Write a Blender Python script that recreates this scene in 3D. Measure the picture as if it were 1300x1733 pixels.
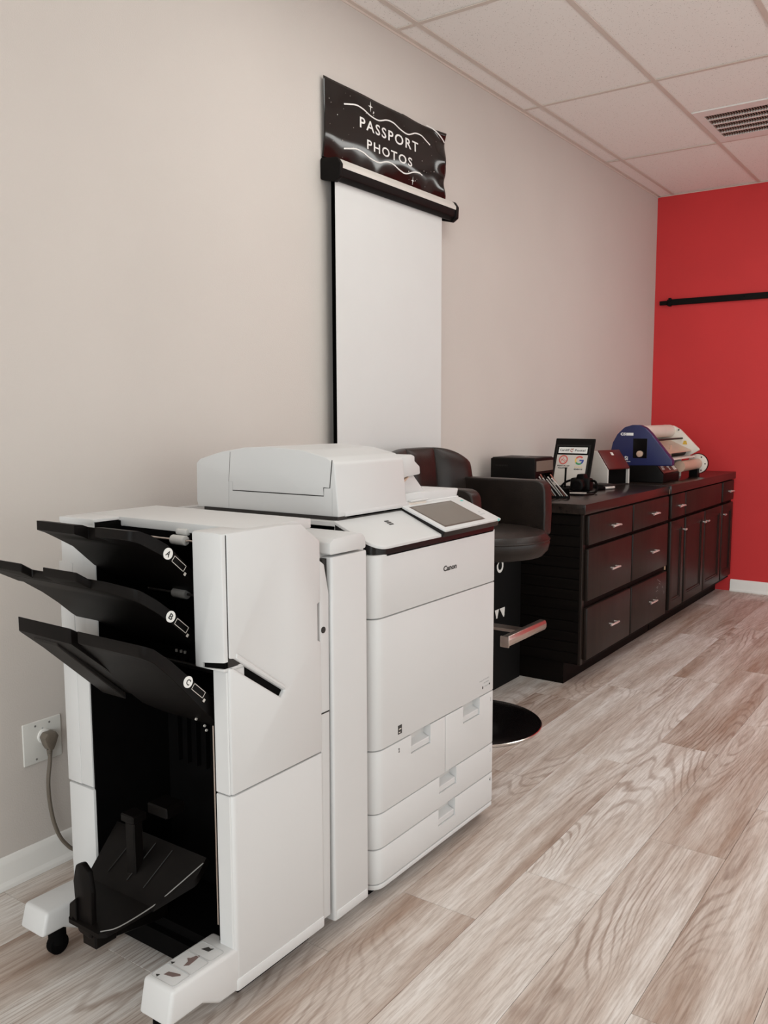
import bpy, bmesh, math, random
from mathutils import Vector, Matrix
for o in list(bpy.data.objects): bpy.data.objects.remove(o)
scene = bpy.context.scene
COL = scene.collection
random.seed(7)

# ------------------------------------------------------------------ camera
YAW, PITCH, ROLL, F_PX = 0.6141, 0.1112, -0.0035, 1472.985
cam_d = bpy.data.cameras.new('camera'); cam = bpy.data.objects.new('camera', cam_d); COL.objects.link(cam)
fw = Vector((-math.sin(YAW)*math.cos(PITCH), math.cos(YAW)*math.cos(PITCH), -math.sin(PITCH)))
rt = Vector((math.cos(YAW), math.sin(YAW), 0)); up = rt.cross(fw)
rt2 = rt*math.cos(ROLL) + up*math.sin(ROLL); up2 = -rt*math.sin(ROLL) + up*math.cos(ROLL)
mw = Matrix((rt2, up2, -fw)).transposed().to_4x4(); mw.translation = (2.2356, 0, 1.3319)
cam.matrix_world = mw
cam_d.sensor_fit = 'HORIZONTAL'; cam_d.sensor_width = 36; cam_d.lens = F_PX*36/1300
cam_d.clip_start = .05; cam_d.clip_end = 60
scene.camera = cam

# ------------------------------------------------------------------ world, light, exposure
wd = bpy.data.worlds.new('world'); scene.world = wd; wd.use_nodes = True
wd.node_tree.nodes['Background'].inputs[0].default_value = (.75, .85, 1, 1)
wd.node_tree.nodes['Background'].inputs[1].default_value = .35
scene.view_settings.view_transform = 'Standard'; scene.view_settings.look = 'None'
scene.view_settings.gamma = 1; scene.view_settings.use_curve_mapping = False
scene.view_settings.exposure = 0.0
TROFFER = 6.6            # emission of the ceiling light panels
def area(name, loc, rot, sx, sy, power, color):
    l = bpy.data.lights.new(name, 'AREA'); l.shape = 'RECTANGLE'; l.size = sx; l.size_y = sy; l.energy = power; l.color = color
    o = bpy.data.objects.new(name, l); o.location = loc; o.rotation_euler = rot; COL.objects.link(o); return o
# daylight through the shop window behind the camera
area('window_daylight', (2.6, -2.86, 1.45), (math.radians(90), 0, 0), 3.8, 2.1, 132, (.90, .98, 1))
# daylight through the row of windows along the right wall
area('side_window_daylight', (4.90, 3.2, 1.30), (0, math.radians(90), 0), 2.0, 6.0, 62, (.97, 1, .985))

# ------------------------------------------------------------------ materials
def new_mat(n):
    m = bpy.data.materials.new(n); m.use_nodes = True
    return m, m.node_tree, m.node_tree.nodes['Principled BSDF']
def nd(t, kind, **kw):
    n = t.nodes.new(kind)
    for k, v in kw.items(): setattr(n, k, v)
    return n
def mat(name, col, rough=.5, metal=0, var=.05, scale=6, bump=0, bscale=300, spec=.5, coat=0, emit=None, trans=0, alpha=1):
    m, t, b = new_mat(name)
    tc = nd(t, 'ShaderNodeTexCoord'); nz = nd(t, 'ShaderNodeTexNoise'); nz.inputs['Scale'].default_value = scale; nz.inputs['Detail'].default_value = 4
    t.links.new(tc.outputs['Object'], nz.inputs['Vector'])
    rp = nd(t, 'ShaderNodeValToRGB')
    rp.color_ramp.elements[0].position = .3; rp.color_ramp.elements[1].position = .7
    rp.color_ramp.elements[0].color = (*[c*(1-var) for c in col], 1); rp.color_ramp.elements[1].color = (*[min(1, c*(1+var)) for c in col], 1)
    t.links.new(nz.outputs['Fac'], rp.inputs['Fac']); t.links.new(rp.outputs['Color'], b.inputs['Base Color'])
    b.inputs['Roughness'].default_value = rough; b.inputs['Metallic'].default_value = metal
    b.inputs['Specular IOR Level'].default_value = spec; b.inputs['Coat Weight'].default_value = coat
    b.inputs['Coat Roughness'].default_value = .08
    if trans: b.inputs['Transmission Weight'].default_value = trans
    if emit: b.inputs['Emission Color'].default_value = (*col, 1); b.inputs['Emission Strength'].default_value = emit
    if bump:
        n2 = nd(t, 'ShaderNodeTexNoise'); n2.inputs['Scale'].default_value = bscale; n2.inputs['Detail'].default_value = 3
        t.links.new(tc.outputs['Object'], n2.inputs['Vector'])
        bp = nd(t, 'ShaderNodeBump'); bp.inputs['Strength'].default_value = bump; bp.inputs['Distance'].default_value = .002
        t.links.new(n2.outputs['Fac'], bp.inputs['Height']); t.links.new(bp.outputs['Normal'], b.inputs['Normal'])
    return m
M = {}
M['wall'] = mat('wall_paint', (.58, .53, .492), .75, var=.02, scale=2, bump=.25, bscale=220)
M['red'] = mat('red_paint', (.60, .026, .028), .6, var=.04, scale=2, bump=.25, bscale=220)
M['trim'] = mat('white_trim', (.80, .78, .75), .4, var=.02)
M['grid'] = mat('ceiling_grid_metal', (.66, .575, .515), .5, var=.02)
M['plastic'] = mat('white_plastic', (.595, .59, .585), .42, var=.012, scale=3, bump=.04, bscale=900)
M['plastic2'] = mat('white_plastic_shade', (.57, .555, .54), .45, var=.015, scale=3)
M['seam'] = mat('dark_seam_shade', (.02, .017, .015), .8)
M['black'] = mat('black_plastic', (.0032, .0023, .0020), .48, var=.2, scale=20, bump=.05, bscale=700, spec=.13)
M['matteblack'] = mat('matte_black', (.0022, .0019, .0019), .75, var=.2, scale=20, spec=.06)
M['gloss'] = mat('gloss_black', (.004, .003, .003), .2, var=.1, spec=.3)
M['roller'] = mat('roller_rubber', (.60, .59, .57), .6)
M['grey'] = mat('grey_plastic', (.20, .19, .18), .5)
M['dkgrey'] = mat('dark_grey_plastic', (.012, .010, .009), .5, spec=.25)
M['ink'] = mat('ink', (.03, .028, .026), .6)
M['paleink'] = mat('pale_ink', (.45, .45, .45), .6)
M['brownink'] = mat('brown_ink', (.16, .11, .10), .6)
M['whiteprint'] = mat('white_print', (.82, .80, .77), .5)
M['screenlcd'] = mat('lcd_glass', (.16, .145, .125), .22, var=.1, scale=4)
M['bezel'] = mat('screen_bezel', (.10, .075, .06), .3)
M['ventfin'] = mat('vent_fin', (.26, .19, .155), .5)
M['teal'] = mat('teal_button', (.08, .50, .46), .4)
M['cable'] = mat('brown_cable', (.14, .115, .09), .5)
M['plate'] = mat('outlet_plate', (.66, .645, .61), .35, var=.01)
M['poster'] = mat('sign_laminate', (.009, .006, .005), .10, var=.3, scale=9, spec=.36)
M['fabric'] = mat('screen_fabric', (.655, .65, .64), .7, var=.01)
M['alu'] = mat('brushed_aluminium', (.60, .53, .48), .32, metal=1, var=.05, scale=40)
M['chrome'] = mat('chrome', (.72, .68, .64), .18, metal=1, var=.03)
M['nickel'] = mat('satin_nickel', (.80, .76, .72), .34, metal=.7, var=.04)
M['leather'] = mat('brown_black_leather', (.012, .0075, .0055), .38, var=.3, scale=12, bump=.3, bscale=160, spec=.36)
M['cardbox'] = mat('black_card', (.004, .0035, .0035), .75, spec=.15)
M['blue'] = mat('blue_enamel', (.014, .018, .085), .34, var=.08)
M['cream'] = mat('cream_enamel', (.68, .62, .55), .4)
M['copper'] = mat('roller_tan', (.52, .36, .27), .3, var=.06)
M['maroon'] = mat('maroon_gloss', (.10, .014, .012), .3)
M['silver'] = mat('silver_plastic', (.62, .58, .54), .35)
M['yellow'] = mat('yellow_print', (.62, .40, .05), .5)
M['gred'] = mat('print_red', (.62, .10, .08), .5); M['ggreen'] = mat('print_green', (.05, .30, .12), .5)
M['gblue'] = mat('print_blue', (.04, .07, .32), .5); M['gyellow'] = mat('print_yellow', (.78, .50, .12), .5)
M['paper'] = mat('paper', (.62, .57, .52), .6, var=.04)
M['rawwood'] = mat('bare_wood_chip', (.45, .30, .19), .7)
M['rust'] = mat('card_red', (.40, .14, .10), .5)
M['diffuser'] = mat('light_diffuser', (.98, 1, .965), .5, emit=TROFFER, var=0)
M['clear'] = mat('clear_acrylic', (.9, .88, .85), .05, trans=.92)

def ceiling_tile_mat():
    m, t, b = new_mat('acoustic_tile')
    tc = nd(t, 'ShaderNodeTexCoord'); vo = nd(t, 'ShaderNodeTexVoronoi'); vo.inputs['Scale'].default_value = 115
    nz = nd(t, 'ShaderNodeTexNoise'); nz.inputs['Scale'].default_value = 60
    t.links.new(tc.outputs['Object'], vo.inputs['Vector']); t.links.new(tc.outputs['Object'], nz.inputs['Vector'])
    ad = nd(t, 'ShaderNodeMath', operation='MULTIPLY_ADD'); ad.inputs[1].default_value = .55
    t.links.new(nz.outputs['Fac'], ad.inputs[0]); t.links.new(vo.outputs['Distance'], ad.inputs[2])
    rp = nd(t, 'ShaderNodeValToRGB'); e = rp.color_ramp.elements
    e[0].position = .34; e[0].color = (.36, .31, .27, 1); e[1].position = .46; e[1].color = (.90, .865, .83, 1)
    t.links.new(ad.outputs[0], rp.inputs['Fac']); t.links.new(rp.outputs['Color'], b.inputs['Base Color'])
    b.inputs['Roughness'].default_value = .85
    bp = nd(t, 'ShaderNodeBump'); bp.inputs['Strength'].default_value = .5; bp.inputs['Distance'].default_value = .003
    t.links.new(rp.outputs['Color'], bp.inputs['Height']); t.links.new(bp.outputs['Normal'], b.inputs['Normal'])
    return m
M['tile'] = ceiling_tile_mat()

def plank_mat():
    m, t, b = new_mat('vinyl_plank')
    L = t.links.new
    tc = nd(t, 'ShaderNodeTexCoord'); oi = nd(t, 'ShaderNodeObjectInfo')
    off = nd(t, 'ShaderNodeVectorMath', operation='SCALE'); off.inputs[0].default_value = (37.1, 53.7, 11.3); L(oi.outputs['Random'], off.inputs['Scale'])
    add = nd(t, 'ShaderNodeVectorMath', operation='ADD'); L(tc.outputs['Object'], add.inputs[0]); L(off.outputs[0], add.inputs[1])
    def nscale(s):
        mp = nd(t, 'ShaderNodeMapping'); mp.inputs['Scale'].default_value = s; L(add.outputs[0], mp.inputs['Vector']); return mp
    # cathedral figure: thin contour lines of a long stretched noise
    a = nscale((4.6, .62, 1)); n1 = nd(t, 'ShaderNodeTexNoise'); n1.inputs['Scale'].default_value = 1; n1.inputs['Detail'].default_value = 1.2; n1.inputs['Roughness'].default_value = .3; L(a.outputs[0], n1.inputs['Vector'])
    aw = nscale((34, 9, 1)); nw = nd(t, 'ShaderNodeTexNoise'); nw.inputs['Scale'].default_value = 1; nw.inputs['Detail'].default_value = 2; L(aw.outputs[0], nw.inputs['Vector'])
    ml = nd(t, 'ShaderNodeMath', operation='MULTIPLY'); ml.inputs[1].default_value = 210; L(n1.outputs['Fac'], ml.inputs[0])
    wb = nd(t, 'ShaderNodeMath', operation='MULTIPLY_ADD'); wb.inputs[1].default_value = 4.2; L(nw.outputs['Fac'], wb.inputs[0]); L(ml.outputs[0], wb.inputs[2])
    sn = nd(t, 'ShaderNodeMath', operation='SINE'); L(wb.outputs[0], sn.inputs[0])
    r1 = nd(t, 'ShaderNodeMapRange'); r1.inputs[1].default_value = .3; r1.inputs[2].default_value = 1; L(sn.outputs[0], r1.inputs[0])
    # figure only in patches
    a2 = nscale((3.6, .8, 1)); n2 = nd(t, 'ShaderNodeTexNoise'); n2.inputs['Scale'].default_value = 1; n2.inputs['Detail'].default_value = 3; L(a2.outputs[0], n2.inputs['Vector'])
    r2 = nd(t, 'ShaderNodeMapRange'); r2.inputs[1].default_value = .42; r2.inputs[2].default_value = .66; L(n2.outputs['Fac'], r2.inputs[0])
    fig = nd(t, 'ShaderNodeMath', operation='MULTIPLY'); L(r1.outputs[0], fig.inputs[0]); L(r2.outputs[0], fig.inputs[1])
    # fine pores running with the board
    a3 = nscale((190, 9, 1)); n3 = nd(t, 'ShaderNodeTexNoise'); n3.inputs['Scale'].default_value = 1; n3.inputs['Detail'].default_value = 5; n3.inputs['Roughness'].default_value = .7; L(a3.outputs[0], n3.inputs['Vector'])
    r3 = nd(t, 'ShaderNodeMapRange'); r3.inputs[1].default_value = .42; r3.inputs[2].default_value = .70; L(n3.outputs['Fac'], r3.inputs[0])
    # broad pale and brown streaks
    a4 = nscale((11, .9, 1)); n4 = nd(t, 'ShaderNodeTexNoise'); n4.inputs['Scale'].default_value = 1; n4.inputs['Detail'].default_value = 4; n4.inputs['Roughness'].default_value = .6; L(a4.outputs[0], n4.inputs['Vector'])
    # per-plank tone
    rb = nd(t, 'ShaderNodeMath', operation='MULTIPLY_ADD'); rb.inputs[1].default_value = .20; rb.inputs[2].default_value = -.10; L(oi.outputs['Random'], rb.inputs[0])
    tone = nd(t, 'ShaderNodeMath', operation='ADD'); L(n4.outputs['Fac'], tone.inputs[0]); L(rb.outputs[0], tone.inputs[1])
    rp = nd(t, 'ShaderNodeValToRGB'); e = rp.color_ramp.elements
    e[0].position = .30; e[0].color = (.76, .725, .695, 1); e[1].position = .74; e[1].color = (.37, .265, .205, 1)
    x = rp.color_ramp.elements.new(.48); x.color = (.62, .55, .50, 1)
    L(tone.outputs[0], rp.inputs['Fac'])
    mx = nd(t, 'ShaderNodeMix', data_type='RGBA', blend_type='MULTIPLY'); 
    f2 = nd(t, 'ShaderNodeMath', operation='MULTIPLY'); f2.inputs[1].default_value = .62; L(fig.outputs[0], f2.inputs[0])
    L(f2.outputs[0], mx.inputs['Factor']); L(rp.outputs['Color'], mx.inputs['A']); mx.inputs['B'].default_value = (.42, .31, .25, 1)
    mx2 = nd(t, 'ShaderNodeMix', data_type='RGBA', blend_type='MULTIPLY')
    f3 = nd(t, 'ShaderNodeMath', operation='MULTIPLY'); f3.inputs[1].default_value = .70; L(r3.outputs[0], f3.inputs[0])
    L(f3.outputs[0], mx2.inputs['Factor']); L(mx.outputs['Result'], mx2.inputs['A']); mx2.inputs['B'].default_value = (.50, .42, .37, 1)
    L(mx2.outputs['Result'], b.inputs['Base Color'])
    b.inputs['Roughness'].default_value = .47; b.inputs['Specular IOR Level'].default_value = .45
    bp = nd(t, 'ShaderNodeBump'); bp.inputs['Strength'].default_value = .12; bp.inputs['Distance'].default_value = .001; bp.invert = True
    L(n3.outputs['Fac'], bp.inputs['Height']); L(bp.outputs['Normal'], b.inputs['Normal'])
    return m
M['plank'] = plank_mat()

def wood_mat(name, c0, c1, rough=.35, axis='z', coat=.25):
    m, t, b = new_mat(name); L = t.links.new
    tc = nd(t, 'ShaderNodeTexCoord'); mp = nd(t, 'ShaderNodeMapping')
    mp.inputs['Scale'].default_value = {'z': (40, 40, 2), 'y': (40, 2, 40), 'x': (2, 40, 40)}[axis]
    L(tc.outputs['Object'], mp.inputs['Vector'])
    n = nd(t, 'ShaderNodeTexNoise'); n.inputs['Scale'].default_value = 1; n.inputs['Detail'].default_value = 4; L(mp.outputs[0], n.inputs['Vector'])
    rp = nd(t, 'ShaderNodeValToRGB'); e = rp.color_ramp.elements
    e[0].position = .3; e[0].color = (*c0, 1); e[1].position = .75; e[1].color = (*c1, 1)
    L(n.outputs['Fac'], rp.inputs['Fac']); L(rp.outputs['Color'], b.inputs['Base Color'])
    b.inputs['Roughness'].default_value = rough; b.inputs['Coat Weight'].default_value = coat; b.inputs['Coat Roughness'].default_value = .2; b.inputs['Specular IOR Level'].default_value = {'z': .24, 'x': .08, 'y': .32}[axis]
    bp = nd(t, 'ShaderNodeBump'); bp.inputs['Strength'].default_value = .15; bp.inputs['Distance'].default_value = .001
    L(n.outputs['Fac'], bp.inputs['Height']); L(bp.outputs['Normal'], b.inputs['Normal'])
    return m
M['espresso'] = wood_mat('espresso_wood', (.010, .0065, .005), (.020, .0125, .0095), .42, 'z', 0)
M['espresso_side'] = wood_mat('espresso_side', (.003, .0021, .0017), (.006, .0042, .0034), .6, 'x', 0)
M['worktop'] = wood_mat('dark_worktop', (.012, .008, .0065), (.024, .016, .0125), .27, 'y', .12)

# ------------------------------------------------------------------ mesh helpers
def B(): return bmesh.new()
def sharp_edges(bm, ang=35):
    r = []
    for e in bm.edges:
        if len(e.link_faces) == 2 and e.calc_face_angle(0) > math.radians(ang): r.append(e)
    return r
def bevel(bm, w, seg=2, edges=None):
    if w > 0:
        bmesh.ops.recalc_face_normals(bm, faces=bm.faces)
        bmesh.ops.bevel(bm, geom=edges if edges is not None else sharp_edges(bm), offset=w, segments=seg, affect='EDGES', profile=.5, clamp_overlap=True)
    return bm
def bx(x0, x1, y0, y1, z0, z1, bev=0, seg=2):
    bm = B(); r = bmesh.ops.create_cube(bm, size=1)
    for v in bm.verts: v.co = Vector(((x0+x1)/2+v.co.x*(x1-x0), (y0+y1)/2+v.co.y*(y1-y0), (z0+z1)/2+v.co.z*(z1-z0)))
    return bevel(bm, bev, seg)
def prism(poly, axis, a0, a1, bev=0, seg=2):
    bm = B()
    def P(p, a): return {'x': (a, p[0], p[1]), 'y': (p[0], a, p[1]), 'z': (p[0], p[1], a)}[axis]
    va = [bm.verts.new(P(p, a0)) for p in poly]; vb = [bm.verts.new(P(p, a1)) for p in poly]
    bm.faces.new(va); bm.faces.new(vb[::-1])
    n = len(poly)
    for i in range(n): bm.faces.new((va[i], vb[i], vb[(i+1) % n], va[(i+1) % n]))
    bmesh.ops.recalc_face_normals(bm, faces=bm.faces)
    return bevel(bm, bev, seg)
def rnd(poly, r, seg=5):
    """round polygon corners; r number or list"""
    out = []; n = len(poly)
    for i in range(n):
        ri = r[i] if isinstance(r, (list, tuple)) else r
        p = Vector(poly[i]); a = Vector(poly[i-1]); c = Vector(poly[(i+1) % n])
        if ri <= 0: out.append(tuple(p)); continue
        d1 = (a-p); d2 = (c-p); l1 = d1.length; l2 = d2.length; d1.normalize(); d2.normalize()
        ang = math.acos(max(-1, min(1, d1.dot(d2))))
        t = min(ri/math.tan(ang/2), l1*.49, l2*.49)
        s = p+d1*t; e = p+d2*t
        for k in range(seg+1):
            u = k/seg; q = (1-u)*(1-u)*s + 2*u*(1-u)*p + u*u*e
            out.append(tuple(q))
    return out
def cyl(p0, p1, r, seg=20, r2=None, bev=0):
    bm = B(); p0 = Vector(p0); p1 = Vector(p1); d = p1-p0
    bmesh.ops.create_cone(bm, cap_ends=True, segments=seg, radius1=r, radius2=r if r2 is None else r2, depth=d.length)
    q = d.to_track_quat('Z', 'Y').to_matrix().to_4x4(); q.translation = (p0+p1)/2
    bmesh.ops.transform(bm, matrix=q, verts=bm.verts)
    return bevel(bm, bev, 2)
def lathe(prof, c, seg=40, axis='z'):
    bm = B(); rings = []
    for r, h in prof:
        rings.append([bm.verts.new((c[0]+r*math.cos(2*math.pi*k/seg), c[1]+r*math.sin(2*math.pi*k/seg), c[2]+h)) for k in range(seg)])
    for a, b in zip(rings, rings[1:]):
        for k in range(seg): bm.faces.new((a[k], a[(k+1) % seg], b[(k+1) % seg], b[k]))
    bm.faces.new(rings[0][::-1]); bm.faces.new(rings[-1])
    bmesh.ops.recalc_face_normals(bm, faces=bm.faces); return bm
def smooth_pts(pts, n=6):
    P = [Vector(p) for p in pts]; P = [P[0]*2-P[1]] + P + [P[-1]*2-P[-2]]; out = []
    for i in range(1, len(P)-2):
        for k in range(n):
            t = k/n; a, b, c, d = P[i-1], P[i], P[i+1], P[i+2]
            out.append(.5*((2*b)+(c-a)*t+(2*a-5*b+4*c-d)*t*t+(3*b-a-3*c+d)*t**3))
    out.append(P[-2]); return out
def tube(pts, r, seg=10, n=6):
    pts = smooth_pts(pts, n) if n else [Vector(p) for p in pts]
    bm = B(); rings = []; ref = Vector((0, 0, 1))
    for i, p in enumerate(pts):
        d = (pts[min(i+1, len(pts)-1)]-pts[max(i-1, 0)]).normalized()
        u = d.cross(ref)
        if u.length < .05: u = d.cross(Vector((1, 0, 0)))
        u.normalize(); w = d.cross(u); ref = u.cross(d) if abs((u.cross(d)).dot(d)) < .5 else ref
        rings.append([bm.verts.new(p+u*r*math.cos(2*math.pi*k/seg)+w*r*math.sin(2*math.pi*k/seg)) for k in range(seg)])
    for a, b in zip(rings, rings[1:]):
        for k in range(seg): bm.faces.new((a[k], a[(k+1) % seg], b[(k+1) % seg], b[k]))
    bm.faces.new(rings[0][::-1]); bm.faces.new(rings[-1]); bmesh.ops.recalc_face_normals(bm, faces=bm.faces); return bm
def join(*bms):
    out = B()
    for b in bms:
        me = bpy.data.meshes.new('t'); b.to_mesh(me); out.from_mesh(me); bpy.data.meshes.remove(me); b.free()
    return out
def boolean(bm, cutter, op='DIFFERENCE'):
    obs = []
    for b in (bm, cutter):
        bmesh.ops.recalc_face_normals(b, faces=b.faces)
        me = bpy.data.meshes.new('t'); b.to_mesh(me); b.free(); o = bpy.data.objects.new('t', me); COL.objects.link(o); obs.append(o)
    md = obs[0].modifiers.new('b', 'BOOLEAN'); md.operation = op; md.object = obs[1]; md.solver = 'EXACT'
    dg = bpy.context.evaluated_depsgraph_get(); dg.update()
    out = B(); out.from_mesh(obs[0].evaluated_get(dg).to_mesh())
    for o in obs:
        me = o.data; bpy.data.objects.remove(o); bpy.data.meshes.remove(me)
    return out
def xf(bm, m): bmesh.ops.transform(bm, matrix=m, verts=bm.verts); return bm
def strip(pts, w, plane, off, th=.0008):
    """flat ribbon in a plane: plane 'x' -> pts are (y,z) at x=off ; 'y' -> pts (x,z) at y=off ; 'z' -> (x,y) at z=off"""
    poly = []; P = [Vector(p) for p in pts]; Lf, Rt = [], []
    for i, p in enumerate(P):
        d = (P[min(i+1, len(P)-1)]-P[max(i-1, 0)]).normalized(); n = Vector((-d.y, d.x))
        Lf.append(p+n*w/2); Rt.append(p-n*w/2)
    bm = B()
    def Q(p, o): return {'x': (o, p.x, p.y), 'y': (p.x, o, p.y), 'z': (p.x, p.y, o)}[plane]
    a = [bm.verts.new(Q(p, off)) for p in Lf]; b = [bm.verts.new(Q(p, off)) for p in Rt]
    for i in range(len(P)-1): bm.faces.new((a[i], a[i+1], b[i+1], b[i]))
    bmesh.ops.recalc_face_normals(bm, faces=bm.faces)
    ex = bmesh.ops.extrude_face_region(bm, geom=list(bm.faces))
    dv = {'x': (th, 0, 0), 'y': (0, -th, 0), 'z': (0, 0, th)}[plane]
    bmesh.ops.translate(bm, vec=dv, verts=[v for v in ex['geom'] if isinstance(v, bmesh.types.BMVert)])
    bmesh.ops.recalc_face_normals(bm, faces=bm.faces)
    return bm
def arc(cx, cy, r, a0, a1, n=16): return [(cx+r*math.cos(math.radians(a0+(a1-a0)*k/n)), cy+r*math.sin(math.radians(a0+(a1-a0)*k/n))) for k in range(n+1)]
def text(s, size, mtx, width=None, bold=0.0, ext=.0004, space=1.0, shear=0, align='LEFT', height=None):
    cu = bpy.data.curves.new('t', 'FONT'); cu.body = s; cu.size = 1; cu.offset = bold; cu.extrude = 0; cu.space_character = space; cu.shear = shear; cu.resolution_u = 3
    o = bpy.data.objects.new('t', cu); COL.objects.link(o); dg = bpy.context.evaluated_depsgraph_get(); dg.update()
    bm = B(); bm.from_mesh(o.evaluated_get(dg).to_mesh()); bpy.data.objects.remove(o); bpy.data.curves.remove(cu)
    xs = [v.co.x for v in bm.verts]; ys = [v.co.y for v in bm.verts]
    x0, x1, y0, y1 = min(xs), max(xs), min(ys), max(ys)
    sx = (width/(x1-x0)) if width else size; sy = (height/(y1-y0)) if height else size
    for v in bm.verts: v.co = Vector(((v.co.x-x0)*sx, (v.co.y-(y0 if height else 0))*sy, 0))
    ex = bmesh.ops.extrude_face_region(bm, geom=list(bm.faces))
    bmesh.ops.translate(bm, vec=(0, 0, ext), verts=[v for v in ex['geom'] if isinstance(v, bmesh.types.BMVert)])
    bmesh.ops.recalc_face_normals(bm, faces=bm.faces)
    return xf(bm, mtx)
def face_x(x, y, z, tilt=0):   # text on a surface facing +x, reading towards +y
    return Matrix(((0, 0, 1, x), (1, 0, 0, y), (0, 1, 0, z), (0, 0, 0, 1)))
def face_my(x, y, z):          # text on a surface facing -y, reading towards +x
    return Matrix(((1, 0, 0, x), (0, 0, -1, y), (0, 1, 0, z), (0, 0, 0, 1)))

# ------------------------------------------------------------------ object helpers
def base_of(o):
    while o.parent: o = o.parent
    return o.location.copy()
def obj(name, bm, m, parent=None, label=None, smooth=True, kind=None):
    me = bpy.data.meshes.new(name)
    if parent is not None:
        loc = base_of(parent)
        if loc.length > 0: bmesh.ops.translate(bm, vec=-loc, verts=bm.verts)
    bm.to_mesh(me); bm.free()
    if smooth:
        me.polygons.foreach_set('use_smooth', [True]*len(me.polygons)); me.set_sharp_from_angle(angle=math.radians(32))
    me.materials.append(M[m] if isinstance(m, str) else m)
    o = bpy.data.objects.new(name, me); COL.objects.link(o)
    if parent is not None: o.parent = parent
    if label: o['label'] = label
    if kind: o['kind'] = kind
    return o
def thing(name, label, cat, loc, group=None):
    o = bpy.data.objects.new(name, None); o.location = loc; COL.objects.link(o); o.empty_display_size = .1
    o['label'] = label; o['category'] = cat
    if group: o['group'] = group
    return o
def tag(o, label, cat, group=None):
    o['label'] = label; o['category'] = cat
    if group: o['group'] = group
    return o
def struct(name, bm, m, label=None):
    o = obj(name, bm, m); o['kind'] = 'structure'
    if label: o['label'] = label
    return o
def child(name, me, parent, loc, rot=None):
    o = bpy.data.objects.new(name, me); COL.objects.link(o); o.parent = parent; o.location = Vector(loc)-base_of(parent)
    return o
def mesh(bm, m, smooth=True):
    me = bpy.data.meshes.new('m'); bm.to_mesh(me); bm.free(); me.materials.append(M[m])
    if smooth:
        me.polygons.foreach_set('use_smooth', [True]*len(me.polygons)); me.set_sharp_from_angle(angle=math.radians(32))
    return me

# ------------------------------------------------------------------ room
H, YR, X1, Y0 = 2.974, 6.808, 5.0, -3.0
struct('wall_left', bx(-.12, 0, Y0-.12, YR+.12, 0, H+.15), 'wall', 'long beige painted wall with a fine texture')
struct('wall_back', bx(0, X1, YR, YR+.12, 0, H+.15), 'red', 'deep red painted end wall')
struct('wall_right', boolean(bx(X1, X1+.12, Y0-.12, YR+.12, 0, H+.15), bx(X1-.2, X1+.3, .2, 6.2, .3, 2.3)), 'wall')
w2_ = struct('window_2', join(*[bx(X1+.02, X1+.10, y-.03, y+.03, .3, 2.3) for y in (.23, 1.7, 3.2, 4.7, 6.17)], bx(X1+.02, X1+.10, .2, 6.2, .3, .36), bx(X1+.02, X1+.10, .2, 6.2, 2.24, 2.3)), 'trim')
obj('pane', bx(X1+.06, X1+.065, .22, 6.18, .32, 2.28), 'clear', w2_)
wf = boolean(bx(0, X1, Y0-.12, Y0, 0, H+.15), bx(.7, 4.5, Y0-.3, Y0+.2, .4, 2.5))
struct('wall_front', wf, 'wall')
win = struct('window_1', join(bx(.7, .76, Y0-.1, Y0-.02, .4, 2.5), bx(4.44, 4.5, Y0-.1, Y0-.02, .4, 2.5), bx(.7, 4.5, Y0-.1, Y0-.02, .4, .46), bx(.7, 4.5, Y0-.1, Y0-.02, 2.44, 2.5), bx(2.57, 2.63, Y0-.1, Y0-.02, .4, 2.5)), 'trim')
obj('pane', bx(.7, 4.5, Y0-.065, Y0-.06, .42, 2.48), 'clear', win)

# floor of separate vinyl planks
fl = struct('floor', bx(0, X1, Y0, YR, -.05, -.004), 'seam', 'light brown wood-look vinyl plank floor')
PW, PL = .232, 1.235
offs = {-5: .04, -4: .04, -3: .75, -2: .04, -1: .35, 0: .682, 1: .98, 2: .15, 3: .56}
full = mesh(bx(-PW/2+.0005, PW/2-.0005, -PL/2+.0005, PL/2-.0005, -.004, 0, .0006, 1), 'plank', False)
pl_rng = random.Random(11)
k = -5
while .945+k*PW < X1:
    xa, xb = max(0, .945+k*PW), min(X1, .945+(k+1)*PW)
    if xb > xa+.01:
        of = offs.get(k, (k*.39+.2) % PL)
        y = of - PL*4
        while y < YR:
            ya, yb = max(y, Y0), min(y+PL, YR)
            if yb-ya > .02:
                cx, cy = (xa+xb)/2, (ya+yb)/2
                if yb-ya > PL-.001 and xb-xa > PW-.001: me = full
                else: me = mesh(bx(xa-cx+.0005, xb-cx-.0005, ya-cy+.0005, yb-cy-.0005, -.004, 0, .0006, 1), 'plank', False)
                child('plank', me, fl, (cx, cy, 0))
            y += PL
    k += 1

# baseboards
def bb_profile(t=.014, h=.09): return [(0, 0), (t+.008, 0), (t+.008, .012), (t, .022), (t, h-.02), (t-.004, h-.012), (t-.008, h-.004), (t-.011, h), (0, h)]
struct('baseboard_left', prism(bb_profile(), 'y', Y0, 3.9, .001, 1), 'trim')
p = bb_profile()
struct('baseboard_back', prism([(YR-a, z) for a, z in p], 'x', .64, X1, .001, 1), 'trim')
struct('trim_1', prism([(0, H-.012), (.003, H-.012), (.003, H-.003), (.022, H-.003), (.022, H), (0, H)], 'y', Y0, YR), 'grid')
struct('trim_2', prism([(YR, H-.007), (YR-.003, H-.007), (YR-.003, H-.003), (YR-.022, H-.003), (YR-.022, H), (YR, H)], 'x', 0, X1), 'grid')

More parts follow.
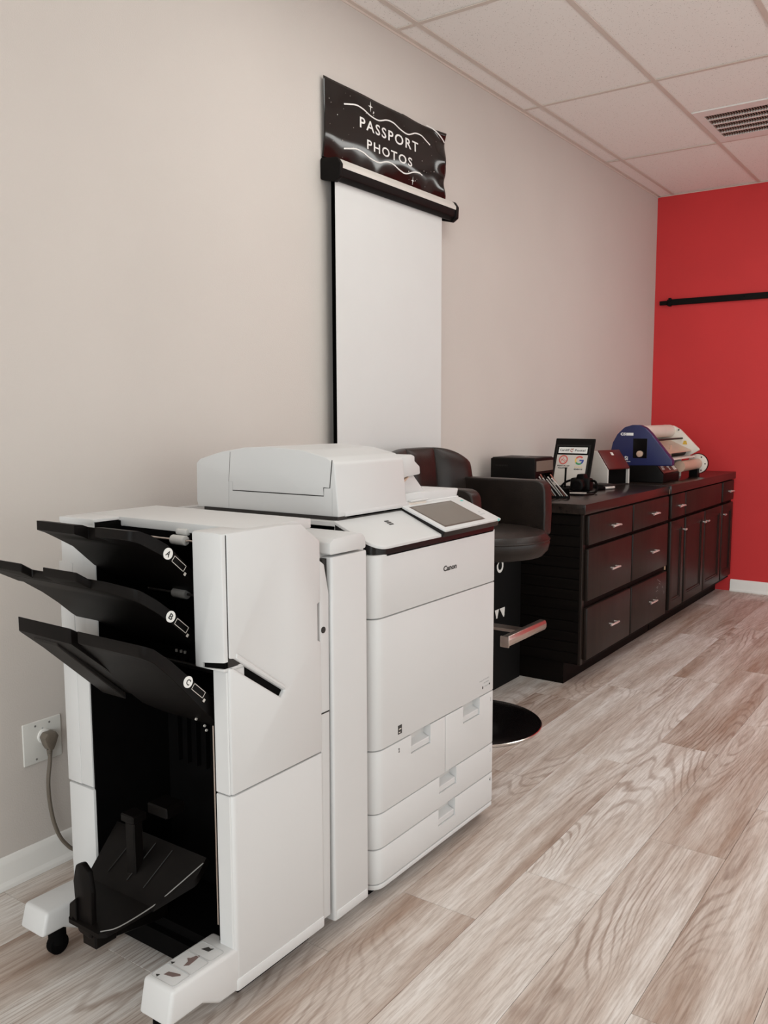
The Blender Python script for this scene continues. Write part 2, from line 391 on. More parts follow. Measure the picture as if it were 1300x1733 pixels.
# suspended ceiling
ce = struct('ceiling', bx(0, X1, Y0, YR, H+.03, H+.06), 'matteblack', 'suspended ceiling of speckled white acoustic tiles')
T1, TW, C1, CL = .12, .6096, 3.257, 1.2192
xs = [0]+[T1+TW*i for i in range(9) if T1+TW*i < X1]+[X1]
ys = [Y0]+[C1+CL*i for i in range(-6, 4) if Y0 < C1+CL*i < YR]+[YR]
cells = {}
trng = random.Random(3)
tcache = {}
for i in range(len(xs)-1):
    for j in range(len(ys)-1):
        cells[(i, j)] = (xs[i], xs[i+1], ys[j], ys[j+1])
lightcells = []
for (i, j), (xa, xb, ya, yb) in cells.items():
    for cx_, cy_ in ((1, -1), (2, 1), (4, 0), (6, -2)):
        if abs(xb-xa-TW) < .001 and abs(xa-(T1+TW*cx_)) < .01 and abs(ya-(C1+CL*cy_)) < .01: lightcells.append((i, j))
VY0, VY1 = 5.062, 5.696
for (i, j), (xa, xb, ya, yb) in cells.items():
    if (i, j) in lightcells: continue
    if abs(xa-(T1+TW)) < .01 and abs(yb-VY1) < .01: yb = VY0
    cx, cy = (xa+xb)/2, (ya+yb)/2; key = (round(xb-xa, 3), round(yb-ya, 3))
    if key not in tcache:
        w, l = (xb-xa)/2-.002, (yb-ya)/2-.002
        tcache[key] = mesh(bx(-w, w, -l, l, 0, .015, .001, 1), 'tile', False)
    child('ceiling_tile', tcache[key], ce, (cx, cy, H+trng.uniform(.0005, .002)))
for x in xs[1:-1]:
    obj('grid_bar', join(bx(x-.012, x+.012, Y0, YR, H-.004, H), bx(x-.001, x+.001, Y0, YR, H, H+.03)), 'grid', ce)
for j, y in enumerate(ys[1:-1]):
    for i in range(len(xs)-1):
        a = xs[i]+(.012 if i else 0); b = xs[i+1]-(.012 if i < len(xs)-2 else 0)
        obj('grid_bar', bx(a, b, y-.0115, y+.0115, H-.0035, H), 'grid', ce)
# recessed light panels out of the photograph's view
lnames = ['recessed ceiling light panel directly above the copier', 'recessed ceiling light panel nearest the red wall', 'recessed ceiling light panel in the middle of the room', 'recessed ceiling light panel farthest from the red wall']
for n, (i, j) in enumerate(sorted(lightcells)):
    xa, xb, ya, yb = cells[(i, j)]
    t = thing('ceiling_light', lnames[n], 'ceiling light', ((xa+xb)/2, (ya+yb)/2, H), 'ceiling light panels')
    fr = boolean(bx(xa+.013, xb-.013, ya+.013, yb-.013, H-.001, H+.05), bx(xa+.035, xb-.035, ya+.035, yb-.035, H-.1, H+.045))
    obj('frame', fr, 'trim', t); obj('diffuser', bx(xa+.035, xb-.035, ya+.035, yb-.035, H+.004, H+.012), 'diffuser', t)
# supply air register
vx0, vx1 = T1+TW+.012, T1+2*TW-.012
v = thing('air_vent', 'white metal ceiling air vent with rows of dark slots', 'air vent', ((vx0+vx1)/2, (VY0+VY1)/2, H))
rows = [(5.150, 5.224), (5.240, 5.314), (5.330, 5.404), (5.420, 5.494), (5.510, 5.584)]
pan = bx(vx0, vx1, VY0, VY1-.012, H-.005, H+.004, .002, 1)
for a, b in rows: pan = boolean(pan, bx(vx0+.045, vx1-.045, a, b, H-.05, H+.05))
obj('frame', pan, 'trim', v)
obj('duct_box', bx(vx0, vx1, VY0, VY1-.012, H+.045, H+.05), 'matteblack', v)
for a, b in rows:
    bms = []
    n = 36
    for q in range(n):
        x = vx0+.05+(vx1-vx0-.10)*q/(n-1)
        bms.append(xf(bx(-.0016, .0016, a, b, -.010, .010), Matrix.Translation((x, 0, H+.006)) @ Matrix.Rotation(math.radians(-12), 4, 'Y')))
    obj('louvre_row', join(*bms), 'ventfin', v)

# black rail on the red wall
r = thing('wall_rail', 'long thin black metal rail fixed to the red wall', 'rail', (.9, YR, 2.17))
obj('bar', bx(.10, 2.6, YR-.022, YR-.012, 2.152, 2.198, .002, 1), 'black', r)
obj('end_piece', bx(.045, .10, YR-.03, YR, 2.158, 2.188, .002, 1), 'black', r)
obj('clip', bx(.112, .130, YR-.032, YR, 2.146, 2.208, .002, 1), 'black', r)
for x in (.66, 1.5, 2.4):
    obj('screw', cyl((x, YR-.026, 2.178), (x, YR-.020, 2.178), .006, 12), 'matteblack', r)
    obj('spacer', bx(x-.01, x+.01, YR-.012, YR, 2.16, 2.19), 'black', r)

# ------------------------------------------------------------------ outlet and cord
op = thing('wall_outlet', 'square off-white outlet plate low on the beige wall', 'outlet', (0, 1.429, .39))
oy0, oz0, ow = 1.3664, .3277, .1254
obj('cover_plate', prism(rnd([(oy0, oz0), (oy0+ow, oz0), (oy0+ow, oz0+ow), (oy0, oz0+ow)], .004, 3), 'x', 0, .006, .0035, 3), 'plate', op)
for dy, dz in ((.040, .112), (.086, .112), (.040, .013), (.086, .013)):
    obj('screw', join(cyl((.005, oy0+dy, oz0+dz), (.0068, oy0+dy, oz0+dz), .0032, 12), bx(.0066, .0072, oy0+dy-.0028, oy0+dy+.0028, oz0+dz-.0006, oz0+dz+.0006)), 'grey', op)
obj('ground_hole', cyl((.005, oy0+.063, oz0+.100), (.0065, oy0+.063, oz0+.100), .003, 12), 'paleink', op)
obj('socket_face', cyl((.005, oy0+.066, oz0+.076), (.010, oy0+.066, oz0+.076), .021, 28, bev=.002), 'trim', op)
pc = thing('power_cord', 'grey-brown power cord plugged into the wall outlet', 'power cord', (.03, 1.43, .0))
py, pz = oy0+.070, oz0+.072
obj('plug', prism(rnd([(py-.022, pz+.006), (py-.012, pz+.018), (py+.016, pz+.018), (py+.024, pz+.004), (py+.014, pz-.020), (py+.006, pz-.034), (py-.006, pz-.034), (py-.014, pz-.020)], .004, 3), 'x', .010, .040, .005, 2), 'cable', pc)
for q in range(4): obj('strain_relief', cyl((.026, py, pz-.034-q*.005), (.026, py, pz-.038-q*.005), .0085-q*.0006, 14), 'cable', pc)
obj('cable', tube([(.026, py, pz-.03), (.026, py-.001, .33), (.027, py-.010, .27), (.028, py-.008, .20), (.030, py+.004, .13), (.032, py+.03, .07), (.036, py+.08, .025), (.05, py+.2, .009), (.10, py+.4, .009), (.22, py+.55, .009)], .0058, 10), 'cable', pc)

# ------------------------------------------------------------------ sign and pull-down screen
sg = thing('poster', 'glossy black laminated poster reading PASSPORT PHOTOS above the white screen', 'poster', (0, 3.2, 2.33))
gy0, gy1, gz0, gz1 = 2.751, 3.650, 2.332, 2.637
def sheet_x(y, z):
    u = (y-gy0)/(gy1-gy0); w = (z-gz0)/(gz1-gz0); edge = max(0, (u-.86)/.14)
    low = max(0, 1-w/.34)
    x = .016 + .0022*math.sin(u*8+1)*u + .0012*math.sin(u*19+w*3)
    x -= low**1.5*.0125*(.45+.55*(math.sin(u*12+.6)*.5+.5)) + low**2*.0012*math.sin(u*43)
    x += .006*edge*edge*math.sin(w*13) + .004*edge*edge
    if u+w > 1.86: x += (u+w-1.86)*.05
    return x
bm = B(); ny, nz = 90, 30; G = []
for i in range(ny+1):
    row = []
    for j in range(nz+1):
        u, w = i/ny, j/nz
        edge = max(0, (u-.80)/.20)
        yy = gy0+(gy1-gy0)*u; zz = gz0+(gz1-gz0)*w
        row.append(bm.verts.new((sheet_x(yy, zz), yy + edge**6*.009*math.sin(w*16+1)*(1 if w < .55 else .25), zz + (.003*math.sin(u*14) if j == nz and u > .6 else 0))))
    G.append(row)
for i in range(ny):
    for j in range(nz): bm.faces.new((G[i][j], G[i+1][j], G[i+1][j+1], G[i][j+1]))
bmesh.ops.recalc_face_normals(bm, faces=bm.faces)
ps = obj('sheet', bm, 'poster', sg)
md = ps.modifiers.new('thick', 'SOLIDIFY'); md.thickness = .0008; md.offset = 0
PX = .0008
def onsheet(bm):
    for v_ in bm.verts: v_.co.x += sheet_x(v_.co.y, v_.co.z)
    return bm
def wave(pts): return [(q.x, q.y) for q in smooth_pts([(a, b, 0) for a, b in pts], 7)]
M['letters'] = M['whiteprint']
obj('lettering', onsheet(text('PASSPORT', 1, face_x(PX, 2.984, 2.503), width=.438, height=.043, bold=.012, space=1.22)), 'letters', sg)
obj('lettering', onsheet(text('PHOTOS', 1, face_x(PX, 3.034, 2.430), width=.338, height=.038, bold=.012, space=1.22)), 'letters', sg)
obj('wave_line', onsheet(strip(wave([(2.881, 2.566), (2.92, 2.575), (2.962, 2.583), (3.01, 2.579), (3.06, 2.567), (3.12, 2.565), (3.18, 2.582), (3.23, 2.583), (3.285, 2.568), (3.34, 2.563), (3.40, 2.583), (3.45, 2.585), (3.49, 2.572), (3.521, 2.561)]), .0055, 'x', PX)), 'letters', sg)
obj('wave_line', onsheet(strip(wave([(2.880, 2.395), (2.92, 2.404), (2.962, 2.412), (3.01, 2.409), (3.06, 2.397), (3.12, 2.394), (3.18, 2.411), (3.23, 2.412), (3.285, 2.398), (3.33, 2.394), (3.385, 2.412), (3.43, 2.418), (3.457, 2.413)]), .0055, 'x', PX)), 'letters', sg)
obj('crease_highlight', onsheet(strip(wave([(3.490, 2.640), (3.54, 2.637), (3.58, 2.628), (3.62, 2.614), (3.648, 2.602)]), .0050, 'x', PX)), 'letters', sg)  # white strip painted as the highlight along the corner fold
def star(y, z, a, b, rs):
    P = []
    for q in range(8):
        rr = rs if q % 2 else (a if q % 4 == 0 else b); t = q*math.pi/4; P.append((y+rr*math.cos(t), z+rr*math.sin(t)))
    return prism(P, 'x', PX, PX+.0006)
obj('sparkle', onsheet(star(3.06, 2.604, .017, .021, .0038)), 'letters', sg)
obj('sparkle', onsheet(star(3.383, 2.375, .013, .018, .003)), 'letters', sg)
obj('sparkle_dot', onsheet(cyl((PX, 3.083, 2.587), (PX+.0006, 3.083, 2.587), .004, 12)), 'letters', sg)
srng = random.Random(5); sp = []
for q in range(46):
    y, z, rr = srng.uniform(2.77, 3.6), srng.uniform(2.36, 2.615), srng.choice([.0008, .001, .0013, .0022])
    if 2.96 < y < 3.45 and 2.41 < z < 2.56: continue
    sp.append(cyl((PX, y, z), (PX+.0005, y, z), rr, 8))
obj('star_specks', onsheet(join(*sp)), 'paper', sg, kind='stuff')

sc = thing('projection_screen', 'narrow white pull-down screen hanging on the beige wall', 'screen', (0, 3.2, .98))
hy0, hy1 = 2.752, 3.640
hous = rnd([(.022, 2.252), (.070, 2.236), (.092, 2.250), (.095, 2.292), (.080, 2.316), (.022, 2.326)], .006, 3)
obj('housing', prism(hous, 'y', hy0+.01, hy1-.012, .0015, 1), 'black', sc)
obj('housing_top_strip', prism([(.0935, 2.284), (.0965, 2.282), (.0975, 2.296), (.082, 2.318), (.080, 2.316)], 'y', hy0+.012, hy1-.014), 'silver', sc, label='silver strip along the housing')
for a, b in ((hy0-.008, hy0+.012), (hy1-.014, hy1+.010)):
    obj('end_cap', prism(rnd([(.002, 2.248), (.072, 2.230), (.097, 2.246), (.100, 2.296), (.083, 2.321), (.002, 2.330)], .008, 3), 'y', a, b, .003, 2), 'black', sc)
obj('fabric', bx(.058, .0595, 2.764, 3.560, .985, 2.25), 'fabric', sc)
obj('backing', bx(.037, .0385, 2.766, 3.556, .985, 2.25), 'matteblack', sc, label='black backing sheet')
obj('bottom_bar', bx(.034, .062, 2.758, 3.566, .965, .99, .006, 2), 'black', sc)

# ------------------------------------------------------------------ copier
cp = thing('copier', 'white multifunction copier with document feeder and a tilted touch screen', 'copier', (.6, 2.14, 0))
FX, YL, YRt = .932, 1.802, 2.471
def plan(x0, x1, y0, y1, rl=.045, rr=.012): return rnd([(x0, y0), (x1, y0), (x1, y1), (x0, y1)], [0, rl, rr, 0], 8)
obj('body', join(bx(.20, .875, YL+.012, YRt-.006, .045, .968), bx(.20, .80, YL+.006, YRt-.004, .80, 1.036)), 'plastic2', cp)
obj('under_shade_block', bx(.24, .888, YL+.03, YRt-.03, .014, .046), 'matteblack', cp)  # black block added to darken the gap under the copier
obj('gap_shade_core', prism(plan(.80, FX-.030, YL+.006, YRt-.006), 'z', .052, .962), 'seam', cp)  # dark colour stands in for shade in the gaps between front panels
def front(name, y0, y1, z0, z1, rl=.045, rr=.012, cuts=(), m='plastic', x0=.82):
    bm = prism(plan(x0, FX, y0, y1, rl, rr), 'z', z0, z1, .0025, 2)
    for c in cuts: bm = boolean(bm, bx(FX-.026, FX+.02, *c))
    return obj(name, bm, m, cp)
tp = front('upper_front_panel', YL, YRt, .7985, .967)
fd = front('front_door', YL, YRt, .4375, .7955)
def pocket(d, y0, y1, z0, z1):
    obj('grip', prism([(FX-.026, z0), (FX-.004, z0+.001), (FX-.003, z0+.020), (FX-.018, z0+.024), (FX-.026, z0+.030)], 'x' if 0 else 'y', y0+.001, y1-.001, .0015, 1), 'plastic', d)
    obj('pocket_back', bx(FX-.0265, FX-.025, y0, y1, z0, z1+.004), 'plastic2', d)
d2 = front('paper_drawer', YL, 2.1635, .2605, .4345, rr=.002, cuts=[(1.978, 2.081, .379, .5)]); pocket(d2, 1.978, 2.081, .379, .433)
d1 = front('paper_drawer', 2.1665, YRt, .2605, .4345, rl=.002, cuts=[(2.271, 2.375, .379, .5)]); pocket(d1, 2.271, 2.375, .379, .433)
d3 = front('paper_drawer', YL, YRt, .1605, .2575, cuts=[(2.131, 2.231, .203, .3)]); pocket(d3, 2.131, 2.231, .203, .256)
d4 = front('paper_drawer', YL, YRt, .0605, .1575, cuts=[(2.127, 2.224, .103, .2)]); pocket(d4, 2.127, 2.224, .103, .156)
front('base_skirt', YL+.002, YRt-.002, .044, .0575, m='plastic')
for n, (d, y, z) in zip('2134', ((d2, 1.914, .404), (d1, 2.445, .404), (d3, 2.445, .232), (d4, 2.445, .132))):
    obj('number', text(n, 1, face_x(FX+.0002, y, z), width=.006, height=.0125, bold=.02), 'ink' if n in '24' else 'paleink', d)
obj('brand_lettering', text('Canon', 1, face_x(FX+.0002, 2.149, .8755), width=.0755, height=.0165, bold=.034), 'ink', tp)
obj('model_lettering', text('imageRUNNER', 1, face_x(FX+.0002, 2.372, .4835), width=.066, height=.0055), 'paleink', fd)
obj('model_lettering', text('ADVANCE', 1, face_x(FX+.0002, 2.400, .474), width=.036, height=.004), 'paleink', fd)
for b_ in ((2.391, 2.397, .458, .466), (2.436, 2.441, .462, .467)): obj('mark', bx(FX, FX+.0006, *b_), 'ink', fd)
obj('mark', text('COLOR', 1, face_x(FX+.0002, 2.404, .4615), width=.028, height=.004), 'paleink', fd)
em = obj('energy_label', bx(FX, FX+.0006, 1.912, 1.931, .456, .481), 'ink', fd, label='small dark square label')
obj('label_print', join(bx(FX+.0004, FX+.001, 1.916, 1.927, .4685, .4715), bx(FX+.0004, FX+.001, 1.915, 1.923, .460, .462)), 'paper', em)
# left side strip with its catches
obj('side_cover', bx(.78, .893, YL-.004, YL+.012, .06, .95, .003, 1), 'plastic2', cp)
obj('side_catch', prism([(.893, .86), (.905, .86), (.905, .955), (.88, .965), (.88, .85)], 'y', YL-.006, YL+.010, .002, 1), 'plastic', cp)
obj('side_slot', bx(.86, .8935, YL-.0055, YL-.002, .826, .832), 'seam', cp)
obj('side_slot', bx(.86, .8935, YL-.0055, YL-.002, .618, .624), 'seam', cp)
# sloped deck
def shear_plan(poly, ztop, zbot):
    bm = B(); a = [bm.verts.new((x, y, zbot(x))) for x, y in poly]; b = [bm.verts.new((x, y, ztop(x))) for x, y in poly]
    bm.faces.new(a[::-1]); bm.faces.new(b); n = len(poly)
    for i in range(n): bm.faces.new((a[i], a[(i+1) % n], b[(i+1) % n], b[i]))
    bmesh.ops.recalc_face_normals(bm, faces=bm.faces); return bm
zt = lambda x: 1.050-(x-.80)*.44
dk = [(.797, YL+.004), (.938, YL+.004), (.938, YRt-.004), (.797, YRt-.004)]
obj('deck', bevel(shear_plan(rnd(dk, [0, .055, .01, 0], 8), zt, lambda x: zt(x)-.009), .002, 2), 'plastic', cp)
bd = [(.797, YL+.007), (.932, YL+.007), (.932, YRt-.006), (.797, YRt-.006)]
obj('deck_band', shear_plan(rnd(bd, [0, .052, .01, 0], 8), lambda x: zt(x)-.009, lambda x: zt(x)-.031), 'gloss', cp, label='black band below the deck')
for q in range(3): obj('deck_vent', xf(bx(-.0028, .0028, -.010, .010, 0, .0006), Matrix.Translation((.838+q*.008, 1.995, zt(.838+q*.008)+.0004)) @ Matrix.Rotation(.415, 4, 'Y')), 'ink', cp)
# touch panel
sl = .40
Mp = Matrix.Translation((.876, 2.297, 1.030)) @ Matrix.Rotation(math.atan(sl), 4, 'Y')
cpn = obj('control_panel', xf(prism(rnd([(-.083, -.170), (.083, -.170), (.083, .170), (-.083, .170)], .006, 3), 'z', -.004, .003, .0015, 2), Mp), 'plastic', cp)
obj('panel_base', xf(prism(rnd([(-.080, -.170), (.080, -.170), (.080, .170), (-.080, .170)], .006, 3), 'z', -.022, -.004), Mp), 'gloss', cpn)
obj('bezel', xf(bx(-.069, .067, -.150, .092, .0028, .0034), Mp), 'bezel', cpn)
obj('touch_screen', xf(bx(-.064, .061, -.144, .085, .0030, .0038), Mp), 'screenlcd', cpn, label='grey touch screen')
obj('button', xf(bx(-.062, -.055, .138, .150, .0028, .0036), Mp), 'teal', cpn)
obj('status_light', xf(bx(.079, .0835, .150, .158, -.004, .0034), Mp), 'teal', cpn)
obj('key_print', xf(join(bx(.035, .041, .105, .135, .0028, .0034), bx(.020, .026, .120, .130, .0028, .0034)), Mp), 'paleink', cpn)
# scanner bed and feeder
obj('scanner_bed', join(bx(.195, .802, YL+.006, YRt-.002, .99, 1.050, .003, 1), bx(.19, .225, YL-.002, YL+.2, 1.02, 1.054, .003, 1)), 'plastic', cp)
obj('bed_gap', bx(.29, .800, YL+.018, YRt-.010, 1.049, 1.060), 'seam', cp)
AY, AX = 1.822, .800
prof = [(.262, 1.058), (.800, 1.058), (.802, 1.070), (.790, 1.204), (.760, 1.219), (.68, 1.236), (.56, 1.244), (.46, 1.240), (.36, 1.225), (.275, 1.203), (.258, 1.19), (.256, 1.075)]
fd_ = obj('document_feeder', prism(rnd(prof, [.008, .004, .01, .016, .02, .03, .03, .03, .03, .02, .008, .01], 4), 'y', AY, 2.150, .008, 3), 'plastic', cp)
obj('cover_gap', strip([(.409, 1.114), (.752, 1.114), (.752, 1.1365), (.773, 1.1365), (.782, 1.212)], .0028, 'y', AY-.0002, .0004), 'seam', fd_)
obj('cover_seam', strip([(.392, 1.062), (.394, 1.139), (.409, 1.139), (.409, 1.114)], .0012, 'y', AY-.0002, .0004), 'paleink', fd_)
obj('cover_seam', strip([(.394, 1.139), (.402, 1.226)], .0014, 'y', AY-.0002, .0004), 'grey', fd_)
obj('cover_seam', strip([(.781, 1.062), (.781, 1.136)], .0008, 'y', AY-.0002, .0004), 'paleink', fd_)
obj('feeder_mouth', prism([(2.14, 1.207), (2.205, 1.212), (2.222, 1.207), (2.222, 1.192), (2.251, 1.174), (2.253, 1.150), (2.180, 1.146), (2.14, 1.138)], 'x', .33, .785, .004, 2), 'plastic', fd_)
obj('mouth_shadow', prism([(2.14, 1.132), (2.188, 1.146), (2.165, 1.134), (2.14, 1.12)], 'x', .34, .788), 'copper', fd_)
obj('feed_ramp', prism([(2.14, 1.08), (2.30, 1.092), (2.232, 1.150), (2.185, 1.148), (2.14, 1.115)], 'x', .33, .772, .004, 2), 'plastic', fd_)
tr = obj('document_tray', prism(rnd([(2.10, 1.062), (2.440, 1.056), (2.462, 1.066), (2.470, 1.086), (2.470, 1.092), (2.10, 1.097)], [0, .006, .004, .003, .003, 0], 3), 'x', .285, .792, .004, 2), 'plastic', fd_)
obj('tray_underside', bx(.29, AX, 1.86, 2.462, 1.052, 1.068, .002, 1), 'plastic', fd_)
obj('lift_handle', bx(.79, .8025, 2.165, 2.262, 1.0565, 1.070, .002, 1), 'cream', fd_)
obj('handle_lip', bx(.79, .806, 2.172, 2.268, 1.070, 1.0755, .002, 1), 'plastic', fd_)
obj('feeder_lip', bx(.78, .8035, 1.850, 2.165, 1.0575, 1.072, .004, 2), 'plastic', fd_)
# bridge unit between copier and finisher
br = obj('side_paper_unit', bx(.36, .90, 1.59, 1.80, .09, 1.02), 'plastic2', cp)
obj('unit_panel', prism(plan(.86, FX, 1.628, 1.772, .008, .006), 'z', .052, .989, .003, 2), 'plastic', br)
obj('panel_lip', prism(plan(.86, FX+.0015, 1.634, 1.768, .008, .006), 'z', .053, .079, .003, 2), 'plastic', br)
obj('unit_cap', boolean(prism(rnd([(1.622, .995), (1.768, .995), (1.766, 1.022), (1.750, 1.036), (1.640, 1.033), (1.622, 1.024)], .006, 3), 'x', .70, FX, .004, 2), bx(.5, .7, 0, 1, 0, 1)), 'plastic', br)
obj('unit_strip', prism([(1.588, .075), (1.618, .075), (1.624, .90), (1.607, .975), (1.588, .988)], 'x', .85, FX-.006, .003, 2), 'plastic', br)
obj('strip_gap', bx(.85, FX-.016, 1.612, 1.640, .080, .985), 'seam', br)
obj('strip_seam', bx(.85, FX-.0052, 1.588, 1.620, .606, .6095), 'seam', br)
obj('unit_top', bx(.36, .86, 1.592, 1.775, 1.015, 1.028, .003, 1), 'plastic', br)
for q in range(6): obj('top_slot', bx(.58+q*.045, .605+q*.045, 1.60, 1.74, 1.0275, 1.0292), 'brownink' if q % 2 else 'copper', br)
obj('knob_hole', cyl((.926, 1.600, .815), (.9275, 1.600, .815), .008, 14), 'seam', br)
for x, y in ((.30, 1.9), (.30, 2.4), (.84, 1.9), (.84, 2.4)):
    obj('caster', join(cyl((x, y-.012, .024), (x, y+.012, .024), .024, 18, bev=.003), bx(x-.02, x+.02, y-.018, y+.018, .024, .052)), 'matteblack', cp)

# ------------------------------------------------------------------ finisher
fn = thing('paper_finisher', 'tall white finisher with black output trays docked beside the copier', 'finisher', (.64, 1.43, 0))
FY, FYR, FB = 1.280, 1.585, .355
# front doors
slot = [(1.20, .835), (1.293, .8155), (1.452, .7045), (1.440, .6915), (1.290, .7965), (1.20, .805)]
up_ = prism([(FY, .5155), (FYR, .5155), (FYR, 1.035), (1.517, 1.083), (1.47, 1.086), (FY, 1.087)], 'x', .885, FX, 0)
up_ = boolean(up_, prism(slot, 'x', .915, FX+.02))
up_ = boolean(up_, prism([(1.574, .795), (FYR+.01, .785), (FYR+.01, .893), (1.574, .884)], 'x', .85, FX+.02))
up_ = bevel(up_, .004, 2)
fdoor = obj('front_door', up_, 'plastic', fn)
obj('slot_lining', prism([(1.2805, .8145), (1.294, .8145), (1.451, .7045), (1.441, .6925), (1.290, .7975), (1.2805, .799)], 'x', .905, FX-.010), 'matteblack', fdoor, label='black diagonal paper slot')
obj('slot_lip', prism([(1.300, .8275), (1.452, .7165), (1.4535, .7065), (1.296, .8165)], 'x', FX-.012, FX+.003, .002, 1), 'plastic', fdoor)
ld = obj('lower_door', prism(plan(.885, FX, FY-.002, FYR, .012, .006), 'z', .090, .5125, .003, 2), 'plastic', fn)
obj('door_lip', prism(plan(.885, FX+.002, FY-.004, FYR, .014, .006), 'z', .063, .092, .004, 2), 'plastic', ld)
# left-facing columns
obj('upper_column', boolean(bx(.838, .9275, FY-.012, FY+.11, .790, 1.0865, .004, 2), prism([(.862, .792), (.95, .80), (.95, .815), (.862, .803)], 'y', 1.2, 1.31)), 'plastic', fn)
obj('column_slot', bx(.864, .925, FY-.008, FY+.02, .793, .812), 'matteblack', fn)
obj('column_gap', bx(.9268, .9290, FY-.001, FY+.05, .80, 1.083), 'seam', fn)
obj('lower_column', bx(.884, .926, FY-.004, FY+.05, .515, .790, .002, 1), 'plastic', fn)
obj('lower_column', bx(.884, .926, FY-.004, FY+.05, .10, .512, .002, 1), 'plastic', fn)
obj('metal_edge', bx(.872, .876, FY+.002, FY+.006, .20, .66), 'alu', fn)
bk = obj('rear_column', bx(FB, .444, FY, FYR, .41, 1.082, .004, 2), 'plastic', fn)
obj('column_step', bx(FB-.010, .40, FY-.002, FY+.2, .41, .975, .003, 2), 'plastic', bk)
obj('rear_column', bx(FB-.006, .448, FY-.003, FYR, .06, .4065, .004, 2), 'plastic', fn)
obj('column_seam', join(bx(.375, .446, FY-.0012, FY+.01, .880, .8815), bx(.39, .446, FY-.0012, FY+.01, .849, .8505)), 'paleink', bk)
obj('upper_rear_column', bx(.440, .489, FY, FYR, .715, 1.082, .002, 1), 'plastic', fn)
# top cover
obj('top_cover', join(bx(FB-.002, .905, 1.357, FYR, 1.064, 1.087, .003, 2), bx(FB-.002, .489, FY-.001, 1.3565, 1.072, 1.087, .003, 2), bx(.84, .915, FY-.010, 1.3565, 1.078, 1.0875, .003, 2)), 'plastic', fn)
# dark inside
obj('inner_back', bx(.445, .884, 1.520, 1.535, .05, 1.065), 'matteblack', fn)
for b_ in ((.4445, .449, FY+.004, 1.52, .10, .72), (.4885, .491, FY+.002, 1.52, .70, 1.078), (.835, .8395, FY+.003, 1.52, .79, 1.065), (.876, .8838, FY+.003, 1.52, .06, .79)): obj('inner_side', bx(*b_), 'matteblack', fn)
obj('inner_ceiling', bx(.489, .84, 1.36, 1.52, 1.050, 1.063), 'matteblack', fn)
obj('inner_floor', bx(.449, .88, 1.34, 1.52, .05, .10), 'matteblack', fn)
for q in range(11):
    x = .50+q*.035
    obj('rib', bx(x, x+.004, 1.505, 1.521, .42, .70), 'matteblack', fn)
obj('cross_bar', bx(.449, .876, 1.30, 1.42, .712, .722, .002, 1), 'black', fn)
obj('rail', cyl((.50, 1.315, .772), (.838, 1.315, .772), .004, 10), 'dkgrey', fn)
obj('rail', cyl((.50, 1.325, .762), (.838, 1.325, .762), .003, 10), 'dkgrey', fn)
for z, x0, m in ((1.062, .66, 'roller'), (.938, .66, 'grey')):
    for x in (.690, .785):
        rl = obj('feed_roller', join(cyl((x, 1.345, z-.014), (x+.045, 1.345, z-.014), .0115, 20, bev=.002), cyl((x+.006, 1.356, z+.004), (x+.042, 1.356, z+.004), .008, 20, bev=.002)), m, fn)
    obj('roller_shaft', cyl((.60, 1.345, z-.014), (.838, 1.345, z-.014), .003, 10), 'alu' if m == 'roller' else 'dkgrey', fn)
obj('sensor', bx(.675, .690, 1.300, 1.312, .832, .841), 'teal', fn, label='small teal connector')
obj('sensor_pin', join(*[cyl((x, 1.303, .800), (x, 1.303, .806), .003, 8) for x in (.74, .755, .768)]), 'grey', fn)
# output trays
def tray(name, prof, th, x0, x1, cut=None, rad=.022, y_out=None, mtl='black', plan_poly=None):
    top = prof; bot = [(y, z-t) for (y, z), t in zip(prof, th)][::-1]
    bm = prism(top+bot, 'x', x0, x1)
    pp = plan_poly or rnd([(x0, y_out), (x1, y_out), (x1, 1.6), (x0, 1.6)], [.012, rad, 0, 0], 6)
    bm = boolean(bm, prism(pp, 'z', .3, 1.5), 'INTERSECT')
    if cut: bm = boolean(bm, cut)
    return obj(name, bevel(bm, .002, 1, [e for e in sharp_edges(bm, 50)]), mtl, fn)
def disc_label(t, ch, x, y, z, ang):
    c = cyl((x-.001, y, z), (x+.0012, y, z), .0125, 24); o1 = obj('label_disc', c, 'whiteprint', t, label='white round label')
    m = face_x(x+.0013, y, z) @ Matrix.Rotation(ang, 4, 'Z') @ Matrix.Translation((-.0055, -.0065, 0))
    obj('letter', text(ch, 1, m, width=.011, height=.013, bold=.02), 'ink', o1)
    def F(a, b, c_, d): return xf(bx(0, .0006, a, b, c_, d), Matrix.Translation((x+.0002, y, z)) @ Matrix.Rotation(ang, 4, 'X'))
    obj('label_frame', join(F(.018, .060, .0062, .0074), F(.018, .060, -.0074, -.0062), F(.018, .0192, -.0074, .0074), F(.0588, .060, -.0074, .0074), F(.064, .070, -.012, -.005)), 'paper', t)
A = tray('output_tray', [(1.128, 1.100), (1.150, 1.0975), (1.18, 1.085), (1.223, 1.060), (1.262, 1.022), (1.30, .985), (1.38, .93)], [.020, .026, .030, .030, .028, .026, .02], .485, .815, cut=bx(.628, .700, 1.10, 1.163, .9, 1.3), y_out=1.128)
disc_label(A, 'A', .8152, 1.222, 1.042, -.72)
Bt = tray('output_tray', [(1.120, .990), (1.150, .973), (1.19, .948), (1.23, .916), (1.265, .882), (1.30, .852), (1.38, .80)], [.022, .028, .030, .030, .028, .026, .02], .405, .815, plan_poly=rnd([(.40, 1.12), (.70, 1.110), (.815, 1.140), (.815, 1.6), (.40, 1.6)], [.01, .02, .02, 0, 0], 6))
disc_label(Bt, 'B', .8152, 1.224, .906, -.72)
